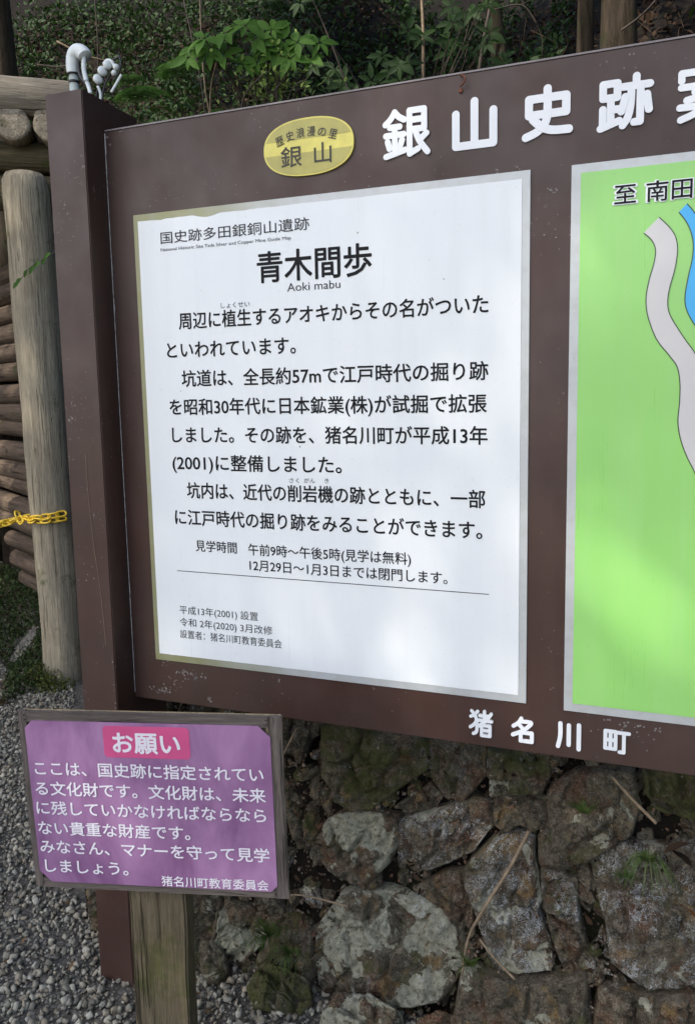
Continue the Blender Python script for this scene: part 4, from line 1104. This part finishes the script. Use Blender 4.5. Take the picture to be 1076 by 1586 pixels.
# ------------------------------------------------------------------ log structure at the mine entrance
gate = empty('log_gate', (-1.72, 1.6, 0))
tag(gate, 'rustic log entrance frame of peeled round timbers at the left edge', 'log gate')
GO = Vector((-1.72, 1.6, 0))
d1 = Vector((0.82, 0.57, 0)).normalized(); dn = Vector((-0.57, 0.82, 0)).normalized()
def glog(name, p0, p1, r0, r1, m_, seed, round_end=0.012):
    p0, p1 = Vector(p0) - GO, Vector(p1) - GO
    o = log_mesh(name, (p1 - p0).length, r0, r1, M[m_], gate, seed, round_end)
    aim_z(o, p0, p1); return o
glog('log_post', (-1.700, 1.600, -0.15), (-1.728, 1.600, 2.585), 0.104, 0.112, 'post_log', 1, 0.10)
a = Vector((-1.62, 1.70, 0))
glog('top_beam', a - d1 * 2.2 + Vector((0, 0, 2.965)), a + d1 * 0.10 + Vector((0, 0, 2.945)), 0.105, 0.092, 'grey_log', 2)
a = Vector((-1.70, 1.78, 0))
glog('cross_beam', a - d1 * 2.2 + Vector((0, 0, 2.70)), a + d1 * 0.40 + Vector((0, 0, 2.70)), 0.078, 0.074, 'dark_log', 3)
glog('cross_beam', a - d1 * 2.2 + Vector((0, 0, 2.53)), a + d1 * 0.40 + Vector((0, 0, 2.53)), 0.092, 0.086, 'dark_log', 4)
for i, (off_, r) in enumerate(((-0.005, 0.082), (-0.20, 0.080), (-0.40, 0.085), (-0.60, 0.08), (-0.8, 0.08), (0.175, 0.092))):
    c = Vector((-1.655, 1.60, 2.818)) + d1 * (off_ - 0.10)
    glog('roof_pole', c, c + dn * 1.4, r, r * 0.9, 'grey_log', 10 + i, 0.008)
glog('log_post', (-3.45, 0.45, -0.15), (-3.45, 0.45, 2.58), 0.11, 0.12, 'post_log', 6, 0.10)
d2 = Vector((-0.87, 0.50, 0)).normalized()
wallg = empty('log_wall', (-1.70, 1.74, 0))
tag(wallg, 'stacked horizontal brown logs retaining the bank behind the log post', 'log wall')
z = 0.345
for i in range(17):
    r = 0.062 + 0.004 * math.sin(i * 2.1)
    L = (0.95, 1.1, 1.2)[i] if i < 3 else 1.9
    p0 = Vector((-1.66, 1.735, z + rng.uniform(-.008, .008))); p1 = p0 + d2 * L + Vector((0, 0, rng.uniform(-.02, .02)))
    o = log_mesh('log', L, r, r * rng.uniform(.88, 1.0), M['wall_log'], wallg, 30 + i, 0.008, seg=20, n=22)
    aim_z(o, p0 - Vector((-1.70, 1.74, 0)), p1 - Vector((-1.70, 1.74, 0)))
    z += r * 1.90
tube_o = tube('leaning_pole', [(-2.16, 1.30, -0.1), (-2.115, 1.50, 0.66)], [0.024, 0.022], M['metal_dark'], None, 14)
tag(tube_o, 'dark bluish grey pole at the far left before the log wall', 'pole')

# yellow plastic chain tied round the log post
chain = empty('plastic_chain', (-1.72, 1.6, 0.86))
tag(chain, 'yellow plastic chain looped around the log post', 'chain')
def link_mesh(L=0.050, w=0.0150, r=0.0052):
    pts = []
    for k in range(16):
        t = 2 * math.pi * k / 16
        pts.append((math.cos(t) * w + 0, math.sin(t) * w + math.copysign(L / 2 - w, math.sin(t)) if abs(math.sin(t)) > 1e-6 else 0, 0))
    V, F = [], []
    for i in range(16):
        p = Vector(pts[i]); d = (Vector(pts[(i + 1) % 16]) - Vector(pts[i - 1])).normalized(); a = d.cross(Vector((0, 0, 1))).normalized()
        for k in range(6):
            th = 2 * math.pi * k / 6; V.append(p + (a * math.cos(th) + Vector((0, 0, 1)) * math.sin(th)) * r)
    for i in range(16):
        for k in range(6):
            F.append((i * 6 + k, i * 6 + (k + 1) % 6, ((i + 1) % 16) * 6 + (k + 1) % 6, ((i + 1) % 16) * 6 + k))
    me = bpy.data.meshes.new('link'); me.from_pydata([tuple(v) for v in V], [], F); me.update(); me.materials.append(M['chain'])
    me.polygons.foreach_set('use_smooth', [True] * len(me.polygons)); return me
LM = link_mesh()
def chain_along(pts, pitch=0.038):
    P = [Vector(p) for p in smooth_line(pts, 14)]; acc = 0; i = 0; n = 0; out = []
    cur = P[0]
    for q in P[1:]:
        seg = (q - cur).length
        while acc + seg >= pitch:
            t = (pitch - acc) / seg; cur = cur.lerp(q, t); out.append((cur.copy(), (q - P[0]).normalized())); seg = (q - cur).length; acc = 0
        acc += seg; cur = q
    for k in range(len(out) - 1):
        a, b = out[k][0], out[k + 1][0]; o = bpy.data.objects.new('link', LM); COL.objects.link(o); o.parent = chain
        d = (b - a).normalized(); z = (Vector((0, 0, 1)) - d * d.z).normalized(); x = d.cross(z)
        roll = R(45 if k % 2 else -45) + rng.uniform(-.25, .25)
        zz_ = z * math.cos(roll) + x * math.sin(roll); xx_ = d.cross(zz_)
        mm = Matrix((xx_, d, zz_)).transposed().to_4x4(); mm.translation = a - Vector((-1.72, 1.6, 0.86))
        o.matrix_local = mm
def around(a0, a1, z0, z1, r=0.128, n=9, c=(-1.716, 1.6)):
    return [(c[0] + r * math.cos(R(a0 + (a1 - a0) * i / n)), c[1] + r * math.sin(R(a0 + (a1 - a0) * i / n)), z0 + (z1 - z0) * i / n) for i in range(n + 1)]
chain_along(around(-10, -150, 0.905, 0.872) + [(-1.93, 1.50, 0.845), (-2.03, 1.44, 0.825), (-2.15, 1.36, 0.82), (-2.4, 1.2, 0.83)])
chain_along(around(-10, -160, 0.875, 0.872) + [(-1.93, 1.51, 0.853), (-2.02, 1.44, 0.838), (-2.14, 1.36, 0.85), (-2.4, 1.2, 0.88)])
chain_along([(-1.76, 1.474, 0.868), (-1.80, 1.47, 0.875), (-1.835, 1.49, 0.905), (-1.85, 1.50, 0.93)])

# rocks and moss at the foot of the post
def flat_place(cx_, cy_, zc):
    return lambda x, z, off=0.0: Vector((cx_ + x, cy_ + z, zc + off))
RK = [((-1.93, 1.36), 0.11, 'broad flat grey rock in the gravel near the log post', 'grey'), ((-1.80, 1.22), 0.075, 'smooth flat brown stone left of the log post foot', 'plain'), ((-2.05, 1.20), 0.05, 'small pale stone in the gravel at the left edge', 'grey')]
for (cx_, cy_), s_, lab, kd in RK:
    poly = [(math.cos(a) * s_ * rng.uniform(.8, 1.2), math.sin(a) * s_ * 0.8 * rng.uniform(.8, 1.2)) for a in [i * 0.785 for i in range(8)]]
    o = stone(kd, poly, H=0.035, parent=None, place=flat_place(cx_, cy_, ground_z(cx_, cy_) - 0.004), off=Vector((0, 0, 0)), name='rock'); tag(o, lab, 'rock')
P = scatter_ground(260, -2.6, 1.2, -0.8, 1.6, in_gravel); P[:, 2] += 0.012
tag(leaf_cloud('gravel_litter', P, rnd_dirs(len(P)) * np.array([1, 1, 0.3]), rnd_dirs(len(P)) * 0.4 + np.array([0, 0, 1.0]), 0.012 + 0.022 * nrng.random(len(P)), m_leaf('dry_leaf', (0.07, 0.045, 0.025), (0.26, 0.17, 0.09), 0.8, 0.05), wide=0.9), 'small dry leaves scattered over the gravel', 'leaf litter', kind='stuff')
def bank_cover(n, size, label, material, hmax, d0, d1_):
    P = []
    while len(P) < n:
        x, y = rng.uniform(-3.0, -1.72), rng.uniform(0.9, 2.6); d = base_dist(x, y)
        if d0 < d < d1_ and noise.noise(Vector((x * 6, y * 6, 0))) > -0.35 * (1 + d - d0) : P.append((x, y, ground_z(x, y) + rng.random() ** 2 * hmax + 0.003))
    return tag(leaf_cloud('ground_cover', np.array(P, dtype=np.float32), rnd_dirs(n, 0.7), rnd_dirs(n), size * (0.5 + nrng.random(n)), material), label, 'ground cover', kind='stuff')
def moss_patch(name, c, rx, ry, n, size, label, material, hmax=0.03):
    P = []; 
    while len(P) < n:
        x, y = rng.gauss(0, 0.5), rng.gauss(0, 0.5)
        if x * x + y * y < 1: P.append((c[0] + x * rx, c[1] + y * ry, ground_z(c[0] + x * rx, c[1] + y * ry) + rng.random() ** 2 * hmax * (1 - x * x - y * y) + 0.004))
    P = np.array(P, dtype=np.float32)
    o = leaf_cloud(name, P, rnd_dirs(n, 0.7), rnd_dirs(n), size * (0.5 + nrng.random(n)), material)
    return tag(o, label, 'moss', kind='stuff')
moss_patch('moss', (-1.70, 1.47), 0.15, 0.12, 2600, 0.010, 'green brown moss at the foot of the log post', M['moss'], 0.10)
bank_cover(9000, 0.020, 'low dull green weeds on the bank below the log wall', M['leaf_weed'], 0.05, -0.49, -0.10)
bank_cover(3000, 0.016, 'brown dead sprigs among the low weeds by the log wall', M['leaf_dead'], 0.04, -0.50, -0.10)

# ------------------------------------------------------------------ vegetation on the slope
def hill_points(n, x0, x1, y0, y1, dmin=0.2):
    P = []
    while len(P) < n:
        x, y = rng.uniform(x0, x1), rng.uniform(y0, y1)
        if base_dist(x, y) > dmin: P.append((x, y, ground_z(x, y)))
    return np.array(P, dtype=np.float32)
P = hill_points(34000, -5.5, 3.4, 0.8, 6.5)
P[:, 2] += nrng.random(len(P)) ** 2 * 0.05
N_ = rnd_dirs(len(P)) * 0.8 + np.array([0, -0.6, 0.8])
tag(leaf_cloud('leaf_litter', P, rnd_dirs(len(P), -0.2), N_, 0.025 + 0.045 * nrng.random(len(P)), M['leaf_dead'], quad=True), 'dry brown leaf litter lying over the dark hillside', 'leaf litter', kind='stuff')
# low undergrowth in patches
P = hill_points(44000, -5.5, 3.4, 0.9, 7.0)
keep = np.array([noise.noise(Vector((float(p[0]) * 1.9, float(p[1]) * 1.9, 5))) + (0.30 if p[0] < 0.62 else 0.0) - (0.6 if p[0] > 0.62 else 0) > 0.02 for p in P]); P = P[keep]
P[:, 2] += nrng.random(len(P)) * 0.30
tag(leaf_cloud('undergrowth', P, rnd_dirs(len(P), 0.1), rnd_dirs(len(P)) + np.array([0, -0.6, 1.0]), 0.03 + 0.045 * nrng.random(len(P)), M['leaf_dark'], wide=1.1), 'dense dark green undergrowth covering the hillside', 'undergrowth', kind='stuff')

def branch_pts(a, b, sag=0.1, n=5, wob=0.03):
    a, b = Vector(a), Vector(b); out = []
    for i in range(n + 1):
        t = i / n; p = a.lerp(b, t); p.z += sag * math.sin(t * math.pi) ; p += Vector((rng.uniform(-wob, wob), rng.uniform(-wob, wob), rng.uniform(-wob, wob))) * math.sin(t * math.pi); out.append(tuple(p))
    return out
def whorl_shrub(name, base, tips, size, material, label, cat='shrub', nleaf=6, wide=1.0, group=None, face=(0.25, -0.9, 0.45), stem_r=0.006, spread=1.0):
    root = empty(name, base); tag(root, label, cat, group)
    me = leaf_shared(name + '_leaf', size, material, wide=wide)
    V, F = [], []
    B = Vector(base)
    for tp in tips:
        pts = [Vector(p) - B for p in branch_pts(base, tp, 0.05)]
        n = len(pts); v, f = tube_data(pts, [stem_r * (1 - 0.75 * i / (n - 1)) for i in range(n)], 5, False)
        o0 = len(V); V += v; F += [tuple(i + o0 for i in q) for q in f]
        nf = (Vector(face) + Vector((rng.uniform(-.4, .4), rng.uniform(-.4, .4), rng.uniform(-.3, .3)))).normalized()
        t1 = nf.cross(Vector((0, 0, 1))).normalized(); t2 = nf.cross(t1); a0 = rng.uniform(0, 6.28)
        for k in range(nleaf):
            a = a0 + 6.283 * k / nleaf * spread + rng.uniform(-.25, .25)
            d = (t1 * math.cos(a) + t2 * math.sin(a) + nf * rng.uniform(0.0, 0.35)); d.z -= 0.15; d.normalize()
            x = d.cross(nf).normalized(); zx = x.cross(d)
            o = bpy.data.objects.new('leaf', me); COL.objects.link(o); o.parent = root
            s_ = rng.uniform(0.5, 1.2)
            x = (x + zx * rng.uniform(-.35, .35)).normalized(); zx = x.cross(d)
            mm = Matrix((x * s_, d * s_, zx * s_)).transposed().to_4x4(); mm.translation = Vector(tp) - B + d * size * 0.08; o.matrix_local = mm
    me2 = bpy.data.meshes.new('stem'); me2.from_pydata([tuple(v) for v in V], [], F); me2.update(); link('stem', me2, M['twig_dark'], root, True)
    return root
bt = [(-0.78, 1.59, 2.98), (-0.76, 1.62, 3.03), (-0.69, 1.62, 3.01), (-0.62, 1.63, 3.07), (-0.5, 1.7, 3.06), (-0.64, 1.65, 2.99), (-0.43, 1.72, 3.09), (-0.39, 1.75, 3.05), (-0.42, 1.75, 3.01), (-0.33, 1.77, 3.04), (-0.24, 1.81, 3.04), (-0.29, 1.82, 2.99), (-0.51, 1.73, 2.97), (-0.57, 1.7, 2.96), (-0.53, 1.66, 3.10), (-0.47, 1.72, 3.02), (-0.70, 1.60, 3.05), (-0.36, 1.75, 2.97)]
whorl_shrub('broadleaf_shrub', (-0.58, 1.95, 2.55), bt, 0.082, M['leaf_bright'], 'bright green broad leaved shrub sprawling above the board left of the yellow badge', nleaf=6)
dk = [(rng.uniform(-0.42, 0.50), rng.uniform(1.95, 2.5), 0) for _ in range(44)]
dk = [(x, y, 2.80 + rng.uniform(0.02, 0.52) + 0.15 * (y - 2.0)) for x, y, _ in dk]
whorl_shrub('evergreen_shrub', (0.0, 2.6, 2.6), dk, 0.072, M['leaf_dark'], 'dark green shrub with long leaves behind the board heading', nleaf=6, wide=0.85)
dk2 = [(rng.uniform(-2.0, -0.85), rng.uniform(2.15, 2.7)) for _ in range(26)]
dk2 = [(x, y, ground_z(x, y) + rng.uniform(0.10, 0.30)) for x, y in dk2]
whorl_shrub('evergreen_shrub', (-1.4, 2.6, ground_z(-1.4, 2.6)), dk2, 0.062, M['leaf_dark'], 'dark low shrub on the slope above the log gate and white pipe', nleaf=6, wide=0.9)
# small leaved bush, its sunlight painted into the leaf colour
root = empty('small_leaved_bush', (-0.5, 1.85, 2.55)); tag(root, 'yellow green small leaved bush with sunlight painted into its leaves just above the board top', 'bush')
n = 340; P = np.stack([nrng.normal(0.02, 0.10, n), nrng.normal(-0.05, 0.08, n), 0.36 + nrng.normal(0, 0.062, n)], 1)
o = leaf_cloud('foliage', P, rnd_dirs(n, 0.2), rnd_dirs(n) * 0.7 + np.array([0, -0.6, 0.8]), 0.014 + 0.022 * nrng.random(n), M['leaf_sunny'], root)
V, F = [], []
for _ in range(14):
    v, f = tube_data([Vector(p) for p in branch_pts((0, 0, 0), (rng.gauss(0.02, .1), rng.gauss(-.05, .08), 0.34 + rng.gauss(0, .05)))], [0.004, 0.0035, 0.003, 0.0025, 0.002, 0.0015], 5, False)
    o0 = len(V); V += v; F += [tuple(i + o0 for i in q) for q in f]
me2 = bpy.data.meshes.new('stem'); me2.from_pydata([tuple(v) for v in V], [], F); link('stem', me2, M['twig_dark'], root, True)

def fern(base, n, L, label, az0=0, az1=360, material='leaf_fern', lift=0.75):
    root = empty('fern', base); tag(root, label, 'fern')
    for k in range(n):
        az = R(az0 + (az1 - az0) * (k + rng.uniform(.2, .8)) / n); LL = L * rng.uniform(0.7, 1.1)
        d = Vector((math.cos(az), math.sin(az), 0)); P, D, N, S = [], [], [], []
        for i in range(1, 22):
            t = i / 22; c = d * LL * t * 0.70 + Vector((0, 0, LL * (lift * t - 1.1 * t * t)))
            tang = (d * 0.70 + Vector((0, 0, lift - 2.2 * t))).normalized(); side = tang.cross(Vector((0, 0, 1))).normalized()
            w = LL * 0.30 * math.sin(min(1, t * 1.15 + 0.12) * math.pi) ** 0.8
            for sg in (-1, 1):
                P.append(c); D.append(side * sg + tang * 0.35); N.append(side.cross(tang)); S.append(max(0.01, w))
        o = leaf_cloud('frond', np.array([tuple(p) for p in P]), np.array([tuple(p) for p in D]), np.array([tuple(p) for p in N]), np.array(S), M[material], root, 'narrow', 0.24)
fern((-1.33, 2.05, 3.02), 9, 0.34, 'light green fern behind the white conduit pipe', 195, 345)
fern((-1.22, 2.25, 3.20), 8, 0.34, 'upper light green fern above the white insulators', 190, 350)
fern((-1.50, 2.2, 3.18), 7, 0.26, 'small fern above the top log beam', 190, 350)
fern((-0.95, 2.15, 2.93), 6, 0.16, 'low fern in the shade left of the bright shrub', 190, 350)
# bare stems and twigs against the dark slope
LT = ['thin bare twig crossing above the log beam', 'bare grey stem left of the fern', 'bare stem rising between fern and bright shrub', 'reddish bare stem beside the bright shrub', 'slanting bare stem over the dark shrub', 'pale bare twig near the thick trunk',
      'thin upright stem left of the bright shrub', 'long bare branch at the upper right above the leaf litter', 'short pale stick on the litter at upper left', 'thin pole like sapling behind the dark shrub', 'slim leaning sapling right of the dark shrub', 'bare twig below the bright shrub leaves']
TW = [[(-1.62, 1.75, 3.25), (-1.50, 1.82, 3.19), (-1.36, 1.88, 3.16)], [(-1.66, 2.1, 3.1), (-1.60, 2.05, 3.4), (-1.58, 2.0, 3.8)], [(-0.95, 2.0, 2.6), (-0.92, 1.95, 2.95), (-0.98, 1.9, 3.4)], [(-0.80, 1.8, 2.6), (-0.74, 1.7, 2.85), (-0.66, 1.62, 2.95)], [(-0.2, 2.1, 2.9), (-0.28, 2.05, 3.15), (-0.4, 2.0, 3.45)],
      [(0.62, 2.6, 3.3), (0.55, 2.55, 3.38), (0.42, 2.5, 3.36)], [(-0.75, 1.9, 2.5), (-0.82, 1.8, 2.9), (-0.80, 1.75, 3.5)], [(1.02, 2.5, 3.16), (1.14, 2.5, 3.24), (1.3, 2.5, 3.42)], [(-1.75, 1.75, 3.16), (-1.66, 1.8, 3.155), (-1.56, 1.82, 3.165)], [(0.02, 2.6, 2.9), (0.05, 2.55, 3.3), (0.03, 2.5, 3.9)],
      [(0.30, 2.6, 2.9), (0.36, 2.6, 3.3), (0.48, 2.6, 3.8)], [(-0.62, 1.75, 2.65), (-0.55, 1.66, 2.80), (-0.42, 1.6, 2.86)]]
for i, (p, lb) in enumerate(zip(TW, LT)):
    r0 = 0.012 if i in (9, 10) else 0.0055
    twig('bare_stem', p, tap(11, r0, r0 * 0.5), M['twig_dark'] if i % 3 else M['twig'], lb, 'bare stem')
V, F = [], []
for i in range(420):
    x, y = rng.uniform(-4.5, 2.6), rng.uniform(1.3, 4.2)
    if base_dist(x, y) < 0.25: continue
    p0 = Vector((x, y, ground_z(x, y))); d = Vector((rng.gauss(0, .6), rng.gauss(-.25, .4), rng.uniform(.1, 1))).normalized(); L = rng.uniform(0.2, 0.8)
    pts = [tuple(p0 + d * L * t + Vector((noise.noise(Vector((t * 2, i, 0))), noise.noise(Vector((t * 2, i, 5))), noise.noise(Vector((t * 2, i, 9))) - 0.3 * t)) * 0.22 * t) for t in [k / 6 for k in range(7)]]
    r0 = rng.uniform(0.0015, 0.0045); v, f = tube_data(pts, [r0 * (1 - .12 * k) for k in range(7)], 4, False); o0 = len(V); V += v; F += [tuple(i_ + o0 for i_ in q) for q in f]
o = from_arrays('dead_brush', [tuple(v) for v in V], F, m_plain('brush_twig', (0.085, 0.062, 0.042), 0.85, 0.5, 9, Specular_IOR_Level=0.2), None, True)
tag(o, 'tangle of thin dead twigs lying over the hillside', 'brushwood', kind='stuff')

# trees: trunk, limbs and crown
def tree(name, base, h, r, crown_c, crown_r, nleaf, lsize, label, lean=(0, 0), limbs=7, material='leaf_crown', group=None, seg=14, hole=0.0):
    root = empty(name, base); tag(root, label, 'tree', group)
    B = Vector(base); top = Vector((lean[0], lean[1], h)); C_ = Vector(crown_c) - B
    pts = [Vector((0, 0, -0.3))] + [Vector((0, 0, 0)).lerp(top, t) + Vector((noise.noise(Vector((t * 3, base[0], 1))), noise.noise(Vector((t * 3, base[0], 5))), 0)) * 0.12 * math.sin(t * 3.1) for t in [i / 12 for i in range(13)]]
    rad = [r * 1.35] + [r * (1.12 if i == 0 else 1 - 0.72 * i / 12) for i in range(13)]
    V, F = tube_data(pts, rad, seg, True, 0.05, 3)
    me = bpy.data.meshes.new('trunk'); me.from_pydata([tuple(v) for v in V], [], F); me.update(); link('trunk', me, M['bark'], root, True)
    V, F = [], []; tips = []
    for k in range(limbs):
        t = 0.45 + 0.5 * k / limbs; s_ = Vector((0, 0, 0)).lerp(top, t); a = k * 2.4
        e = C_ + Vector((math.cos(a) * crown_r[0] * 0.7, math.sin(a) * crown_r[1] * 0.7, (rng.random() - .4) * crown_r[2]))
        p = [Vector(q) for q in branch_pts(s_, e, 0.25, 6, 0.15)]; v, f = tube_data(p, [r * 0.4 * (1 - 0.13 * i) for i in range(7)], 7, False)
        o0 = len(V); V += v; F += [tuple(i + o0 for i in q) for q in f]
        tips += p[2:]
        for _ in range(4):
            q0 = p[rng.randint(2, 6)]; q1 = q0 + Vector((rng.gauss(0, 1) * crown_r[0] * .35, rng.gauss(0, 1) * crown_r[1] * .35, rng.gauss(0, 1) * crown_r[2] * .35)); pp = [Vector(q) for q in branch_pts(q0, q1, 0.05, 4, 0.08)]
            v, f = tube_data(pp, [r * 0.13, r * 0.11, r * 0.08, r * 0.06, r * 0.03], 5, False); o0 = len(V); V += v; F += [tuple(i + o0 for i in q) for q in f]; tips += pp[1:]
    me = bpy.data.meshes.new('limbs'); me.from_pydata([tuple(v) for v in V], [], F); me.update(); link('limbs', me, M['bark'], root, True)
    T = np.array([tuple(t) for t in tips]); nc = 120
    cen = np.concatenate([T, np.array(C_[:]) + nrng.normal(size=(nc, 3)) * np.array(crown_r) * 0.48])
    idx = nrng.integers(0, len(cen), nleaf); P = cen[idx] + nrng.normal(size=(nleaf, 3)) * np.array(crown_r) * 0.13
    leaf_cloud('crown', P, rnd_dirs(nleaf), rnd_dirs(nleaf, 0.6), lsize * (0.6 + 0.8 * nrng.random(nleaf)), M[material], root, quad=True)
    return root
def on_hill(x, y): return (x, y, ground_z(x, y))
tree('broadleaf_tree', on_hill(0.49, 2.75), 5.2, 0.045, (0.2, 2.6, 7.6), (1.8, 1.4, 1.0), 7000, 0.14, 'slender leaning tree on the slope behind the middle of the board', (-0.55, -0.3))
tree('broadleaf_tree', on_hill(1.00, 3.0), 6.2, 0.092, (1.2, 2.4, 8.2), (2.2, 1.8, 1.1), 9000, 0.15, 'thick grey trunked tree on the slope behind the right of the heading', (0.05, -0.1))
tree('broadleaf_tree', on_hill(-3.22, 3.10), 5.5, 0.12, (-2.3, 2.6, 8.0), (2.0, 1.6, 1.0), 8000, 0.15, 'dark trunked tree on the slope above the log gate', (0.1, 0))
tree('broadleaf_tree', on_hill(0.80, 3.6), 5.8, 0.05, (0.3, 4.4, 9.0), (1.8, 1.8, 1.2), 5000, 0.15, 'thin dark tree between the two trunks at upper right', (0.1, 0))
# two shade trees on the open side, overhanging the path behind the viewer
bc = Vector((-0.1, 0.0, 1.2)) + SUN * 15
tree('shade_tree', (-5.4, -9.6, 0), 10.5, 0.24, tuple(bc), (3.6, 3.6, 2.2), 8500, 0.20, 'tall broadleaf tree outside the picture whose crown dapples the board', (0.8, 0.4), limbs=9)
bc2 = Vector((-1.6, 1.4, 1.5)) + SUN * 15
tree('shade_tree', (-9.4, -6.4, 0), 11, 0.24, tuple(bc2), (3.4, 3.0, 2.0), 4500, 0.20, 'second tall broadleaf tree outside the picture shading the log gate', (0.7, 0.2), limbs=9)
tree('side_tree', (5.2, -1.2, 0), 4.8, 0.22, (4.6, -1.6, 4.6), (1.7, 2.4, 2.6), 9000, 0.20, 'broadleaf tree outside the picture on the right of the board', (0.1, 0.1), limbs=9)  # unseen trees, this and the next, added to darken the post's right side
tree('side_tree', (6.0, 2.2, 2.0), 4.2, 0.20, (5.2, 1.2, 5.2), (1.8, 2.2, 2.2), 9000, 0.20, 'broadleaf tree outside the picture up the bank at the right', (0.1, 0.1), limbs=9)
# sprig hanging in front of the log post
B = Vector((-1.50, 1.52, 2.22)); root = empty('leafy_sprig', B); tag(root, 'thin sprig of small green leaves hanging across the upright log', 'sprig')
SP = [(-1.538, 1.510, 2.167), (-1.582, 1.479, 2.138), (-1.619, 1.453, 2.107), (-1.660, 1.427, 2.044)]
me = leaf_shared('leaf', 0.050, M['leaf_fern'], wide=0.95)
for i, p in enumerate([(-1.53, 1.505, 2.18), (-1.552, 1.50, 2.160), (-1.575, 1.48, 2.142), (-1.60, 1.465, 2.12), (-1.625, 1.45, 2.10), (-1.65, 1.43, 2.06), (-1.66, 1.427, 2.044)]):
    o = bpy.data.objects.new('leaf', me); COL.objects.link(o); o.parent = root
    d = Vector((rng.uniform(-.9, .2), rng.uniform(-.5, .1), -rng.uniform(.3, .9))).normalized(); nf = Vector((0.5, -0.8, 0.35)); x = d.cross(nf).normalized(); zx = x.cross(d)
    mm = Matrix((x, d, zx)).transposed().to_4x4(); mm.translation = Vector(p) - B; o.matrix_local = mm
o = tube('stem', smooth_line([(-1.43, 1.56, 2.25), (-1.50, 1.53, 2.215)] + SP, 4), 0.0013, M['twig_dark'], None, 6); o.parent = root; o.location = -B
